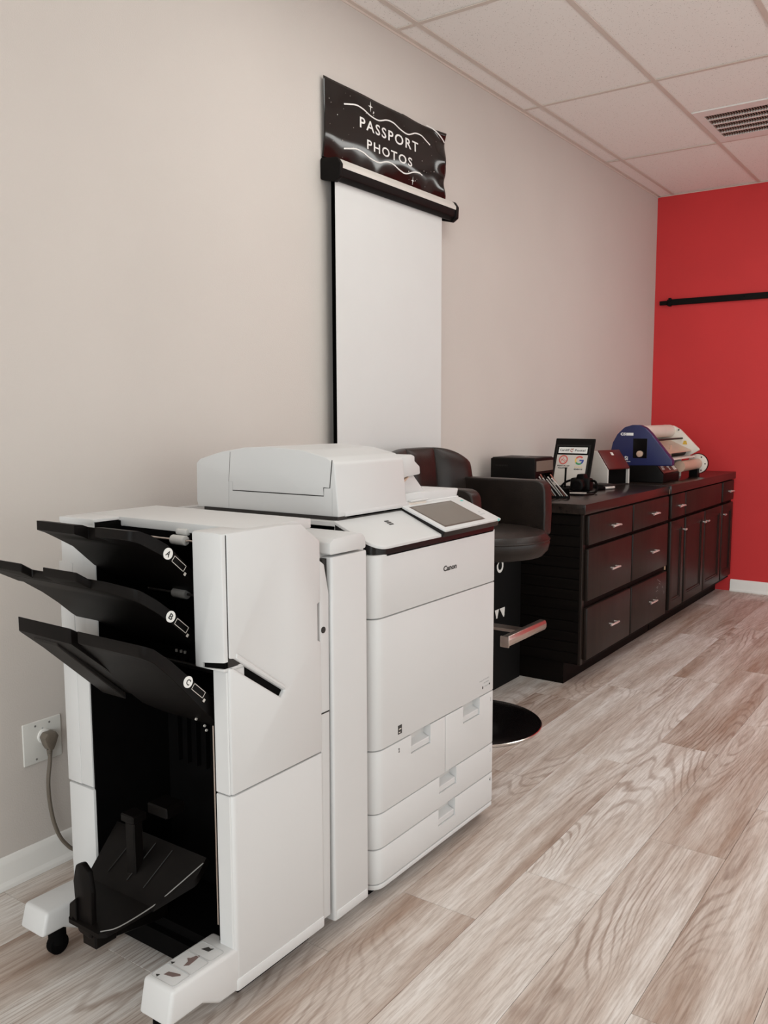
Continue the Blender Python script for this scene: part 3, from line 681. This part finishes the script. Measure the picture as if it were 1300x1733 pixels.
ext = boolean(prism([(1.085, 1.010), (1.16, .962), (1.16, .944), (1.085, .990)], 'x', .315, .690), prism(rnd([(.315, 1.085), (.690, 1.085), (.745, 1.16), (.36, 1.16)], [.006, .014, 0, 0], 5), 'z', .5, 1.3), 'INTERSECT')
ext = boolean(ext, bx(.492, .572, 1.0, 1.112, .8, 1.2))
obj('tray_extension', bevel(ext, .002, 1, sharp_edges(ext, 50)), 'black', Bt)
Cc = tray('output_tray', [(1.106, .876), (1.13, .864), (1.17, .832), (1.22, .785), (1.262, .745), (1.30, .708), (1.36, .66)], [.026, .030, .036, .044, .050, .050, .04], .618, .872, cut=bx(.60, .655, 1.05, 1.128, .7, 1.1), y_out=1.106)
disc_label(Cc, 'C', .8722, 1.216, .775, -.75)
wing = boolean(prism([(1.100, .882), (1.16, .845), (1.30, .708), (1.30, .672), (1.20, .762), (1.100, .850)], 'x', .44, .630), prism(rnd([(.44, 1.100), (.630, 1.106), (.630, 1.32), (.447, 1.32)], [.010, .004, 0, 0], 4), 'z', .3, 1.3), 'INTERSECT')
obj('tray_extension', bevel(wing, .002, 1, sharp_edges(wing, 50)), 'black', Cc)
obj('tray_bracket', prism([(1.12, .838), (1.30, .672), (1.30, .655), (1.12, .826)], 'x', .47, .56, .002, 1), 'dkgrey', Cc)
obj('support_strut', tube([(.615, 1.135, .838), (.62, 1.20, .770), (.66, 1.29, .69)], .007, 10), 'dkgrey', Cc)
obj('tray_button', bx(.757, .765, 1.1135, 1.120, .860, .869), 'silver', Cc)
obj('screw', join(*[cyl((.80, y, z), (.803, y, z), .003, 8) for y, z in ((1.30, .655), (1.33, .62), (1.325, .632))]), 'silver', fn)
# lower stacking tray
st = obj('stacking_tray', join(
    boolean(prism([(1.325, .315), (1.235, .212), (1.232, .200), (1.335, .300)], 'x', .44, .80), prism(rnd([(.47, 1.22), (.700, 1.22), (.795, 1.295), (.795, 1.36), (.475, 1.36)], [0, .01, .02, 0, 0], 4), 'z', 0, .6), 'INTERSECT'),
    boolean(prism([(1.236, .208), (1.12, .178), (1.12, .168), (1.236, .194)], 'x', .44, .80), prism(rnd([(.50, 1.236), (.704, 1.236), (.672, 1.135), (.655, 1.125), (.545, 1.125)], [0, 0, .008, .008, .01], 4), 'z', 0, .6), 'INTERSECT')), 'black', fn)
obj('tray_edge', tube([(.655, 1.132, .182), (.685, 1.16, .190), (.712, 1.235, .212), (.745, 1.265, .248), (.795, 1.315, .306)], .0014, 8, 4), 'grey', st)
for x in (.53, .60, .66): obj('tray_rib', tube([(x, 1.25, .232), (x+.03, 1.315, .306)], .0012, 6, 0), 'dkgrey', st)
obj('paper_post', join(bx(.585, .618, 1.262, 1.290, .215, .385, .003, 1), bx(.578, .624, 1.255, 1.297, .372, .392, .003, 1)), 'black', st)
obj('post_head', bx(.62, .69, 1.30, 1.36, .385, .412, .004, 1), 'black', st)
stp = rnd([(.566, .150), (.618, .145), (.622, .26), (.612, .306), (.590, .322), (.568, .312), (.556, .27)], .012, 4)
obj('paper_stop', prism(stp, 'y', 1.135, 1.150, .003, 2), 'black', st)
obj('stop_hook', prism([(.548, .215), (.572, .235), (.572, .178), (.560, .185), (.556, .172), (.545, .182)], 'y', 1.128, 1.145, .002, 1), 'black', st)
obj('tray_leg', bx(.575, .625, 1.14, 1.20, .12, .175, .004, 1), 'black', st)
obj('tray_arm', prism([(1.16, .125), (1.36, .09), (1.36, .16), (1.16, .172)], 'x', .585, .615, .003, 1), 'black', st)
# outriggers
def outrigger(name, x0, x1, y_end, ztop, ymid):
    side = [(y_end+.004, ztop), (FY+.02, ztop-.003), (FY+.02, .062), (1.228, .064), (1.180, .092), (y_end-.012, .092)]
    bm = prism(side, 'x', x0, x1, .009, 3)
    return obj(name, bm, 'plastic', fn)
og = outrigger('stabilizer_foot', .838, .931, 1.096, .166, 1.2)
outrigger('stabilizer_foot', .352, .446, 1.132, .150, 1.2)
ZT = .1655
def gz(y): return ZT+.0006-(y-1.1)*.015
lab = []
for (cy, a) in ((1.135, .03), (1.185, .034), (1.237, .026)):
    R_ = rnd([(.848, cy-a/1.25), (.918, cy-a/1.25), (.918, cy+a/1.25), (.848, cy+a/1.25)], .008, 4)
    lab.append(strip(R_+[R_[0]], .0012, 'z', gz(cy)))
obj('label_frames', join(*lab), 'paleink', og)
obj('warning_mark', prism([(.856, 1.119), (.864, 1.1145), (.864, 1.1235)], 'z', gz(1.12), gz(1.12)+.0008), 'ink', og)
obj('warning_mark', prism([(.849, 1.166), (.857, 1.1615), (.857, 1.1705)], 'z', gz(1.165), gz(1.165)+.0008), 'ink', og)
obj('hand_symbol', prism([(.870, 1.128), (.892, 1.133), (.903, 1.145), (.899, 1.148), (.872, 1.140)], 'z', gz(1.13), gz(1.13)+.0008), 'brownink', og)
obj('hand_symbol', prism([(.882, 1.172), (.878, 1.188), (.868, 1.195), (.874, 1.199), (.878, 1.212), (.885, 1.216), (.888, 1.198), (.890, 1.180)], 'z', gz(1.19), gz(1.19)+.0008), 'brownink', og)
obj('hand_symbol', prism([(.868, 1.236), (.888, 1.238), (.890, 1.252), (.884, 1.248), (.876, 1.250)], 'z', gz(1.24), gz(1.24)+.0008), 'ink', og)
for x, y in ((.392, 1.195), (.868, 1.125), (.40, 1.50), (.86, 1.50)):
    obj('caster', join(cyl((x-.011, y, .026), (x+.011, y, .026), .026, 20, bev=.003), cyl((x, y, .03), (x, y, .10), .022, 16)), 'matteblack', fn)
obj('finisher_shade_block', bx(.37, .892, 1.32, 1.57, .022, .075), 'matteblack', fn)  # black block added for the dark shade under the finisher

# ------------------------------------------------------------------ stool
sx, sy = .44, 3.214
stl = thing('salon_stool', 'black leather swivel stool with arms and a round steel base', 'stool', (sx, sy, 0))
bs = obj('base_disc', lathe([(.285, 0), (.2935, .004), (.2935, .010), (.285, .0135), (.20, .022), (.06, .034), (.045, .06), (.0, .06)][:-1], (sx, sy, 0), 64), 'gloss', stl)
obj('base_rim', lathe([(.2925, .001), (.2955, .003), (.2955, .010), (.2925, .012)], (sx, sy, 0), 64), 'chrome', bs, label='bright steel rim')
obj('pole', join(cyl((sx, sy, .05), (sx, sy, .62), .030, 24), cyl((sx, sy, .05), (sx, sy, .40), .038, 24)), 'gloss', stl)
fr = obj('footrest', join(prism([(3.195, .432), (3.255, .432), (3.255, .444), (3.195, .444)], 'x', .47, .688)), 'alu', stl)
obj('foot_bar', prism(rnd([(.672, .418), (.700, .418), (.706, .432), (.706, .446), (.700, .460), (.672, .460)], .006, 3), 'y', 3.022, 3.372, .003, 2), 'alu', fr)
obj('bar_cap', bx(.668, .708, 3.016, 3.024, .416, .462, .006, 2), 'alu', fr)
scx, scy = .508, 3.214
obj('seat', lathe([(.02, .742), (.18, .742), (.225, .752), (.246, .775), (.253, .805), (.248, .828), (.232, .845), (.19, .856), (.10, .862), (.02, .863)], (scx, scy, 0), 56), 'leather', stl)
obj('seat_piping', lathe([(.2475, .818), (.2525, .8165), (.2545, .820), (.2525, .8235), (.2475, .823)], (scx, scy, 0), 56), 'leather', stl)
obj('seat_plate', cyl((sx+.03, sy, .67), (sx+.03, sy, .745), .05, 24, r2=.10), 'matteblack', stl)
def cushion(poly, axis, a0, a1, bev): return prism(rnd(poly, .05, 6), axis, a0, a1, bev, 5)
# back: gently curved, three panels
def back_panel(y0, y1, z0, z1, xb, round_r=None):
    bm = B(); n, m_ = 10, 12; F, Rr = [], []
    for i in range(n+1):
        a, b = [], []
        for j in range(m_+1):
            u, w = i/n, j/m_
            y = y0+(y1-y0)*u; z = z0+(z1-z0)*w
            cur = ((y-sy)/.34)**2*.075
            puff = .030*(1-abs(2*u-1)**4)*(1-abs(2*w-1)**6)
            top = ((y-sy)/.36)**4*.10*w
            a.append(bm.verts.new((xb+.030+cur+puff-(w*.035), y, z-top))); b.append(bm.verts.new((xb-.012+cur-(w*.035), y, z-top)))
        F.append(a); Rr.append(b)
    for i in range(n):
        for j in range(m_):
            bm.faces.new((F[i][j], F[i+1][j], F[i+1][j+1], F[i][j+1])); bm.faces.new((Rr[i][j], Rr[i][j+1], Rr[i+1][j+1], Rr[i+1][j]))
    for i in range(n):
        bm.faces.new((F[i][0], Rr[i][0], Rr[i+1][0], F[i+1][0])); bm.faces.new((F[i][m_], F[i+1][m_], Rr[i+1][m_], Rr[i][m_]))
    for j in range(m_):
        bm.faces.new((F[0][j], F[0][j+1], Rr[0][j+1], Rr[0][j])); bm.faces.new((F[n][j], Rr[n][j], Rr[n][j+1], F[n][j+1]))
    bmesh.ops.recalc_face_normals(bm, faces=bm.faces)
    return bevel(bm, .010, 3)
bkr = obj('backrest', back_panel(2.885, 3.105, .84, 1.187, .165), 'leather', stl)
obj('back_panel', back_panel(3.100, 3.328, .84, 1.187, .165), 'leather', bkr)
obj('back_panel', back_panel(3.323, 3.548, .84, 1.187, .165), 'leather', bkr)
def arm(y0, y1, xe):
    side = [(.16, .80), (xe, .80), (xe+.004, .90), (xe, 1.045), (.16, 1.048)]
    return prism(rnd(side, [.01, .02, .02, .055, .02], 7), 'y', y0, y1, .018, 4)
obj('armrest', arm(3.470, 3.545, .640), 'leather', stl)
obj('armrest', arm(2.885, 2.960, .612), 'leather', stl)

# ------------------------------------------------------------------ black box behind the stool
bb = thing('storage_box', 'plain black box with white printed marks on the floor behind the stool', 'box', (.15, 3.74, 0))
obj('carton', bx(.024, .305, 3.52, 3.938, .0, .66, .003, 1), 'cardbox', bb)
obj('lid_edge', bx(.0235, .306, 3.518, 3.939, .640, .642), 'cardbox', bb)
obj('ring_print', strip(arc(3.708, .606, .027, 0, 360, 32), .013, 'x', .3052), 'whiteprint', bb)
obj('zigzag_print', join(prism([(3.66, .395), (3.700, .395), (3.685, .352), (3.675, .352)], 'x', .3052, .306), prism([(3.708, .395), (3.762, .395), (3.756, .348), (3.748, .348)], 'x', .3052, .306)), 'whiteprint', bb)

# ------------------------------------------------------------------ counters
def counter(name, label, ya, yb, xf_=.625):
    c = thing(name, label, 'cabinet', (.32, (ya+yb)/2, 0))
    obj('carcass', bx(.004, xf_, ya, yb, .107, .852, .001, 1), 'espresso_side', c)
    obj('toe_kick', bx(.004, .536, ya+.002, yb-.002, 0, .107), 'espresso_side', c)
    return c
def bar_handle(par, y, z, ln=.095, x=.648):
    h = obj('handle', tube([(x, y-ln*.36, z), (x+.022, y-ln*.36, z)], .0038, 8, 0), 'nickel', par, label='curved satin nickel bar handle')
    obj('handle_bar', tube([(x+.018, y-ln*.60, z-.004), (x+.024, y-ln*.3, z), (x+.027, y, z+.0015), (x+.024, y+ln*.3, z), (x+.018, y+ln*.60, z-.004)], .0050, 8), 'nickel', h)
    obj('handle_post', tube([(x, y+ln*.36, z), (x+.022, y+ln*.36, z)], .0038, 8, 0), 'nickel', h)
def slab(par, name, y0, y1, z0, z1, m='espresso'):
    return obj(name, prism([(y0, z0), (y1, z0), (y1, z1), (y0, z1)], 'x', .626, .648, .006, 2), m, par)
c1 = counter('drawer_cabinet', 'dark espresso six-drawer cabinet beside the stool', 3.95, 5.235)
nb = 14
for q in range(nb):
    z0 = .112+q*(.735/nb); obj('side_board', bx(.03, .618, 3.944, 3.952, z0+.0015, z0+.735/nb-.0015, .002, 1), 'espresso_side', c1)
obj('corner_post', bx(.612, .6265, 3.943, 3.972, .107, .852, .002, 1), 'espresso', c1)
for (y0, y1) in ((3.968, 4.578), (4.598, 5.205)):
    for z0, z1 in ((.700, .845), (.425, .683), (.130, .392)):
        d = slab(c1, 'drawer', y0, y1, z0, z1); bar_handle(d, (y0+y1)/2+.03, (z0+z1)/2-.004)
c1['label'] = 'dark espresso cabinet of six drawers beside the stool'
c2 = counter('cupboard_cabinet', 'dark espresso cabinet with panelled doors against the red wall', 5.245, 6.785)
for (y0, y1, hd) in ((5.266, 5.540, 1), (5.560, 6.420, 0), (6.462, 6.765, 1)):
    d = slab(c2, 'drawer' if hd else 'false_drawer_front', y0, y1, .700, .845)
    if hd: bar_handle(d, (y0+y1)/2+.03, .770)
for (y0, y1, ky) in ((5.268, 5.535, 5.515), (5.570, 5.992, 5.965), (6.012, 6.436, 6.040), (6.462, 6.755, 6.485)):
    bmx = boolean(prism([(y0, .135), (y1, .135), (y1, .683), (y0, .683)], 'x', .626, .648, .004, 2), bx(.640, .70, y0+.052, y1-.052, .187, .631))
    d = obj('door', bmx, 'espresso', c2)
    obj('panel_bevel', bevel(boolean(bx(.638, .645, y0+.050, y1-.050, .185, .633), bx(.6, .70, y0+.064, y1-.064, .199, .619)), .002, 1), 'espresso', d)
    obj('knob', join(cyl((.648, ky, .612), (.664, ky, .612), .005, 12), tube([(.664, ky-.016, .612), (.667, ky, .612), (.664, ky+.016, .612)], .0062, 8)), 'nickel', d)
# worktops
w1 = tag(obj('worktop', bx(.002, .640, 3.935, 5.238, .852, .901, .003, 2), 'worktop'), 'dark wood worktop over the six-drawer cabinet, nearer one', 'worktop', 'counter worktops')
w2 = tag(obj('worktop', bx(.002, .650, 5.242, 6.800, .852, .903, .003, 2), 'worktop'), 'dark wood worktop under the blue laminator, by the red wall', 'worktop', 'counter worktops')
obj('chip', bx(.628, .640, 5.238, 5.2415, .853, .880), 'rawwood', w2)
obj('wood_chip', bx(.627, .634, 5.212, 5.224, .395, .425, .001, 1), 'rawwood', c1)
obj('wood_chip', bx(.534, .540, 4.96, 4.985, .055, .10, .001, 1), 'rawwood', c1)
wr = random.Random(9)
obj('scuffs', join(*[xf(bx(0, .0006, -wr.uniform(.004, .018), wr.uniform(.004, .018), -.0015, .0015), Matrix.Translation((.6481, wr.uniform(5.02, 5.17), wr.uniform(.25, .38))) @ Matrix.Rotation(wr.uniform(-.4, .6), 4, 'X')) for _ in range(12)]), 'grey', c1, kind='stuff')

# ------------------------------------------------------------------ things on the counter
ZW = .901
# small black printer
pr = thing('photo_printer', 'small black boxy printer on the near end of the counter', 'printer', (.2, 4.14, ZW))
pb = boolean(bx(.075, .328, 4.030, 4.260, ZW+.004, 1.108, .006, 2), bx(.29, .34, 4.055, 4.235, .95, 1.03))
obj('case', pb, 'black', pr)
obj('top_lid', bx(.082, .322, 4.038, 4.252, 1.107, 1.112, .002, 1), 'dkgrey', pr)
obj('front_panel', bx(.3275, .330, 4.045, 4.245, 1.042, 1.095, .001, 1), 'cable', pr)
obj('button', bx(.2, .23, 4.12, 4.17, 1.111, 1.115, .002, 1), 'grey', pr)
obj('side_vents', join(*[bx(.105+q*.009, .110+q*.009, 4.0292, 4.031, 1.066, 1.074) for q in range(8)]), 'dkgrey', pr)
for x, y in ((.1, 4.05), (.3, 4.05), (.1, 4.24), (.3, 4.24)): obj('foot', cyl((x, y, ZW), (x, y, ZW+.006), .01, 12), 'matteblack', pr)
pcb = tag(obj('printer_cable', tube([(.08, 4.09, .93), (.05, 4.05, .965), (.035, 4.03, .955), (.03, 4.02, .915), (.03, 4.00, .906), (.06, 3.97, .9055)], .004, 8), 'matteblack'), 'thin black cable behind the small black printer', 'cable')
# rack of slim rods leaning to the wall side
rk = thing('strip_rack', 'tilted rack of slim pale strips at the front of the counter', 'rack', (.39, 4.13, ZW))
obj('rack_base', prism(rnd([(.345, 4.165), (.440, 4.205), (.435, 4.235), (.345, 4.215)], .006, 3), 'z', ZW, ZW+.014, .002, 1), 'black', rk)
obj('rack_back', bevel(xf(bx(0, .105, -.004, .004, 0, .075), Matrix.Translation((.338, 4.190, ZW+.004)) @ Matrix.Rotation(.30, 4, 'Z') @ Matrix.Rotation(math.radians(46), 4, 'X')), .002, 1), 'black', rk)
for q in range(9):
    f = q/8
    b0 = Vector((.345+.088*f, 4.165+.030*f, ZW+.012)); t0 = Vector((.336+.066*f, 4.035+.035*f+(q % 2)*.008, 1.005+(q*7 % 5)*.006))
    obj('strip', tube([b0, t0], .0034, 8, 0), ('silver', 'silver', 'rust', 'silver', 'dkgrey')[q % 5], rk)
# framed counter sign
fs = thing('counter_sign', 'black framed counter sign with coloured round logos on the counter', 'sign', (.25, 4.70, ZW))
tilt = math.radians(20)
Ms = Matrix.Translation((.118, 4.652, ZW+.004)) @ Matrix.Rotation(-tilt, 4, 'X')   # local: x across, y depth (back +), z up along the board
SW, SH = .240, .306
def SP(bm): return xf(bm, Ms)
obj('board', SP(bx(0, SW, 0, .012, 0, SH, .003, 1)), 'black', fs)
obj('inner_frame', SP(boolean(bx(.014, SW-.018, -.004, .002, .012, SH-.040), bx(.022, SW-.027, -.02, .0, .020, SH-.048))), 'dkgrey', fs)
obj('insert', SP(bx(.024, SW-.030, -.0012, .001, .022, SH-.100)), 'paper', fs)
hd = obj('header', SP(bx(.022, SW-.028, -.003, .001, SH-.096, SH-.050)), 'matteblack', fs)
obj('header_paper', SP(bx(.030, SW-.036, -.0042, -.002, SH-.091, SH-.055)), 'whiteprint', hd)
def smx(x, z): return Ms @ face_my(x, -.0045, z)
obj('lettering', text('Cardiff', 1, smx(.038, SH-.079), width=.058, height=.013, bold=.02, space=1.1), 'ink', hd)
obj('lettering', text('Postal', 1, smx(.130, SH-.080), width=.062, height=.013, bold=.02, space=1.15), 'ink', hd)
obj('emblem', SP(join(strip(arc(.112, SH-.074, .009, 90, 300), .004, 'y', -.0043), prism([(.110, SH-.070), (.120, SH-.060), (.118, SH-.075)], 'y', -.0050, -.0042))), 'rust', hd)
def sm2(x, z): return Ms @ face_my(x, -.0014, z)
z1 = SH-.130
obj('round_logo', SP(join(strip(arc(.066, z1, .024, 0, 360, 30), .007, 'y', -.0014), strip([(.050, z1-.012), (.060, z1), (.066, z1+.014), (.071, z1), (.084, z1-.004)], .003, 'y', -.0014), strip([(.052, z1+.004), (.066, z1-.004), (.080, z1-.014)], .003, 'y', -.0014))), 'gred', fs)
gx, gz_, gr = .164, z1-.002, .022
obj('letter_g', SP(strip(arc(gx, gz_, gr, 42, 150), .0095, 'y', -.0014)), 'gred', fs)
obj('letter_g', SP(strip(arc(gx, gz_, gr, 150, 215), .0095, 'y', -.0014)), 'gyellow', fs)
obj('letter_g', SP(strip(arc(gx, gz_, gr, 215, 310), .0095, 'y', -.0014)), 'ggreen', fs)
obj('letter_g', SP(join(strip(arc(gx, gz_, gr, 310, 360), .0095, 'y', -.0014), bx(gx+.001, gx+.0265, -.0022, -.0014, gz_-.0045, gz_+.0045))), 'gblue', fs)
obj('rating_stars', SP(join(*[cyl((gx-.020+q*.010, -.0012, z1-.042), (gx-.020+q*.010, -.0022, z1-.042), .003, 5) for q in range(5)])), 'gyellow', fs)
obj('lettering', text('REVIEW US', 1, sm2(gx-.024, z1-.060), width=.05, height=.009, bold=.03), 'ink', fs)
obj('lettering', text('PRINT IN 1ST', 1, sm2(.034, z1-.041), width=.076, height=.009, bold=.03), 'ink', fs)
obj('lettering', text('FOLLOW US', 1, sm2(.040, z1-.054), width=.060, height=.009, bold=.03), 'ink', fs)
obj('rear_prop', SP(prism([(.012, .20), (.016, .20), (.075, .02), (.012, .03)], 'x', .11, .13)), 'black', fs)
# camera with strap
cm = thing('camera', 'black camera with its strap lying before the framed sign', 'camera', (.35, 4.58, ZW))
obj('camera_body', join(bx(.290, .405, 4.560, 4.625, ZW+.004, ZW+.078, .012, 3), prism(rnd([(.322, ZW+.07), (.376, ZW+.07), (.366, ZW+.100), (.332, ZW+.100)], .006, 3), 'y', 4.565, 4.62, .005, 2)), 'black', cm)
ln = obj('lens', join(cyl((.352, 4.565, ZW+.042), (.358, 4.500, ZW+.042), .033, 28, bev=.003), cyl((.358, 4.500, ZW+.042), (.359, 4.492, ZW+.042), .036, 28, bev=.002)), 'black', cm)
obj('lens_glass', cyl((.3585, 4.4935, ZW+.042), (.3590, 4.4905, ZW+.042), .026, 24), 'gloss', ln)
obj('strap', join(tube([(.292, 4.59, ZW+.065), (.262, 4.56, ZW+.050), (.255, 4.50, ZW+.014), (.30, 4.44, ZW+.008), (.36, 4.43, ZW+.010), (.43, 4.50, ZW+.008)], .0065, 8), tube([(.404, 4.59, ZW+.065), (.432, 4.58, ZW+.060), (.450, 4.56, ZW+.030), (.456, 4.52, ZW+.008), (.44, 4.46, ZW+.007)], .0065, 8)), 'matteblack', cm)
obj('grip_light', bx(.300, .306, 4.556, 4.561, ZW+.045, ZW+.055), 'silver', cm)
tag(obj('antenna_rod', cyl((.268, 4.545, ZW), (.270, 4.55, 1.036), .0055, 10), 'matteblack'), 'thin upright black antenna rod before the framed sign', 'antenna')
pt = thing('parts_tray', 'flat black tray of loose white slips in front of the camera', 'tray', (.40, 4.43, ZW))
obj('tray_base', prism(rnd([(.335, 4.36), (.455, 4.36), (.475, 4.475), (.345, 4.475)], .012, 4), 'z', ZW, ZW+.008, .002, 1), 'black', pt)
tag(obj('paper_slip', xf(bx(-.05, .05, -.024, .024, 0, .0015), Matrix.Translation((.395, 4.415, ZW+.0085)) @ Matrix.Rotation(.35, 4, 'Z')), 'paper'), 'white paper slip lying in the flat black tray', 'paper')
tag(obj('paper_slip', xf(bx(-.030, .030, -.022, .022, 0, .0015), Matrix.Translation((.300, 4.455, ZW+.0005)) @ Matrix.Rotation(-.5, 4, 'Z')), 'paper'), 'white paper slip on the worktop beside the tilted strip rack', 'paper')
mk = thing('marker_pen', 'black marker pen with a pale barrel lying before the photo scanner', 'pen', (.42, 4.80, ZW))
obj('pen_cap', cyl((.385, 4.72, ZW+.009), (.405, 4.79, ZW+.009), .009, 14, bev=.002), 'matteblack', mk)
obj('barrel', cyl((.405, 4.79, ZW+.009), (.430, 4.875, ZW+.009), .0075, 14, bev=.001), 'silver', mk)
kb = tag(obj('flat_case', xf(bx(-.06, .06, -.055, .055, 0, .022, .004, 2), Matrix.Translation((.335, 4.93, ZW)) @ Matrix.Rotation(-.35, 4, 'Z')), 'dkgrey'), 'flat dark case lying in front of the photo scanner', 'case')
# silver and maroon scanner
sc2 = thing('photo_scanner', 'silver upright scanner with a slanted maroon front panel', 'scanner', (.27, 5.17, ZW))
Mq = Matrix.Translation((.315, 5.070, ZW)) @ Matrix.Rotation(math.radians(-19), 4, 'Z')
side = rnd([(-.150, 0), (0, 0), (0, .098), (-.012, .112), (-.085, .206), (-.150, .206)], [.004, .004, .008, .008, .006, .03], 4)
obj('side_shell', xf(prism(side, 'y', 0, .010, .002, 2), Mq), 'silver', sc2)
obj('side_shell', xf(prism(side, 'y', .195, .205, .002, 2), Mq), 'silver', sc2)
obj('case', xf(prism([(-.145, 0), (-.020, 0), (-.020, .098), (-.10, .200), (-.145, .200)], 'y', .010, .195), Mq), 'matteblack', sc2)
obj('front_panel', xf(prism([(.002, .094), (.006, .104), (-.080, .212), (-.090, .206)], 'y', .004, .200, .003, 2), Mq), 'maroon', sc2, label='glossy maroon front panel')
obj('emblem', xf(prism([(-.052, .1785), (-.0665, .1965), (-.0655, .1973), (-.051, .1793)], 'y', .095, .118), Mq), 'silver', sc2)
obj('foot', xf(bx(-.14, .0, .0, .205, 0, .006), Mq), 'dkgrey', sc2)
# laminator
lm = thing('laminator', 'roll laminator with blue side cover and cream far side', 'laminator', (.40, 5.78, .903))
Z2 = .903
blue = [(.205, 1.00), (.198, 1.09), (.210, 1.15), (.240, 1.205), (.285, 1.248), (.335, 1.263), (.385, 1.262), (.420, 1.246), (.455, 1.212), (.592, 1.045), (.592, 1.010), (.205, 1.0)]
lp = obj('blue_side_cover', prism(rnd(blue[:-1], [.01, .02, .03, .03, .03, .03, .03, .02, .02, .01, .01], 4), 'y', 5.42, 5.475, .006, 3), 'blue', lm, label='dark blue side cover')
obj('cover_base', bx(.225, .50, 5.44, 5.475, Z2, 1.012, .003, 1), 'matteblack', lm)
obj('lettering', text('CS', 1, face_my(.262, 5.4195, 1.196), width=.034, height=.018, bold=.05), 'whiteprint', lp)
obj('nameplate', bx(.299, .345, 5.4185, 5.4205, 1.196, 1.213), 'whiteprint', lp)
ip = obj('inset_panel', bx(.345, .435, 5.4185, 5.422, 1.055, 1.178, .001, 1), 'gloss', lp)
obj('knob', join(cyl((.392, 5.420, 1.082), (.392, 5.400, 1.082), .020, 24, bev=.004), cyl((.392, 5.402, 1.082), (.392, 5.398, 1.082), .010, 18)), 'copper', ip)
obj('lettering', text('Si', 1, face_my(.292, 5.4195, 1.040), width=.022, height=.026, bold=.03), 'whiteprint', lp)
obj('underline', bx(.28, .33, 5.4185, 5.4205, 1.030, 1.033), 'whiteprint', lp)
cream = [(.225, Z2), (.225, 1.10), (.240, 1.20), (.270, 1.245), (.330, 1.257), (.395, 1.250), (.440, 1.225), (.500, 1.165), (.575, 1.088), (.500, 1.045), (.450, 1.03), (.450, Z2)]
fp = obj('far_side_plate', prism(rnd(cream, [0, .02, .03, .03, .03, .03, .03, .03, .008, .006, .006, 0], 4), 'y', 6.085, 6.110, .004, 2), 'cream', lm)
obj('rear_body', bx(.235, .31, 5.475, 6.085, Z2, 1.20, .01, 2), 'cream', lm)
obj('upper_roll', cyl((.365, 5.475, 1.215), (.365, 6.085, 1.215), .042, 28), 'cream', lm)
obj('top_hood', prism(rnd([(.24, 1.19), (.27, 1.243), (.35, 1.257), (.36, 1.245), (.28, 1.18)], .01, 3), 'y', 5.475, 6.085), 'cream', lm)
obj('tie_rod', cyl((.455, 5.475, 1.165), (.455, 6.085, 1.165), .006, 12), 'dkgrey', lm)
obj('heat_shield', prism([(.36, 1.15), (.365, 1.156), (.52, 1.085), (.52, 1.078)], 'y', 5.475, 6.085), 'copper', lm)
obj('nip_roller', cyl((.455, 5.475, 1.075), (.455, 6.085, 1.075), .030, 24), 'dkgrey', lm)
obj('feed_table', bx(.46, .565, 5.48, 6.02, 1.040, 1.050, .002, 1), 'cream', lm)
obj('feed_guide', bx(.48, .49, 5.72, 5.74, 1.05, 1.13), 'copper', lm)
obj('front_roll', cyl((.545, 5.742, .990), (.545, 6.14, .990), .036, 28), 'copper', lm, label='tan film roll along the front')
obj('roll_core', cyl((.545, 6.12, .990), (.545, 6.152, .990), .026, 20), 'cream', lm)
rd = obj('roll_flange', cyl((.545, 6.150, .990), (.545, 6.165, .990), .066, 32, bev=.002), 'cream', lm)
obj('flange_rim', cyl((.545, 6.163, .990), (.545, 6.172, .990), .070, 32), 'matteblack', rd)
for q in range(6): obj('flange_hole', cyl((.545+.052*math.cos(q*1.047), 6.149, .99+.052*math.sin(q*1.047)), (.545+.052*math.cos(q*1.047), 6.151, .99+.052*math.sin(q*1.047)), .005, 10), 'ink', rd)
obj('flange_support', bx(.50, .56, 6.11, 6.165, Z2, .985, .003, 1), 'black', lm)
for (x, z, s_) in ((.395, 1.222, .017), (.475, 1.135, .020)):
    obj('warning_label', prism([(x-s_*.8, z-s_*.6), (x+s_*.8, z-s_*.6), (x+s_*.4, z+s_*.7), (x-s_*.4, z+s_*.7)], 'y', 6.0835, 6.0855), 'yellow', fp)
obj('plate_bolt', cyl((.43, 6.078, 1.222), (.43, 6.086, 1.222), .005, 10), 'ink', fp)
cb = obj('control_box', prism(rnd([(.325, Z2), (.545, Z2), (.548, .955), (.500, 1.012), (.325, 1.008)], .008, 3), 'y', 5.405, 5.735, .005, 2), 'black', lm)
Mc = Matrix.Translation((.525, 5.57, .985)) @ Matrix.Rotation(math.radians(50), 4, 'Y')
obj('control_face', xf(bx(-.030, .030, -.150, .150, 0, .003, .001, 1), Mc), 'maroon', cb)
obj('display', xf(bx(-.022, .016, .080, .135, .002, .0045), Mc), 'paper', cb)
obj('key', xf(bx(-.024, -.012, -.120, -.080, .002, .005), Mc), 'silver', cb)
obj('key', xf(bx(-.008, .004, -.125, -.085, .002, .005), Mc), 'silver', cb)
obj('key', xf(join(bx(-.020, -.008, -.012, .022, .002, .005), bx(-.006, .012, .004, .014, .002, .005)), Mc), 'silver', cb)
obj('key_print', xf(join(*[bx(.020, .023, -.11+q*.03, -.095+q*.03, .002, .004) for q in range(8)]), Mc), 'rust', cb)
obj('table_leg', bx(.33, .37, 6.05, 6.085, Z2, 1.0), 'black', lm)
tag(obj('paper_pad', bx(.20, .315, 5.325, 5.40, .9035, .9215, .002, 1), 'paper'), 'white pad of paper between the scanner and the blue laminator', 'paper')
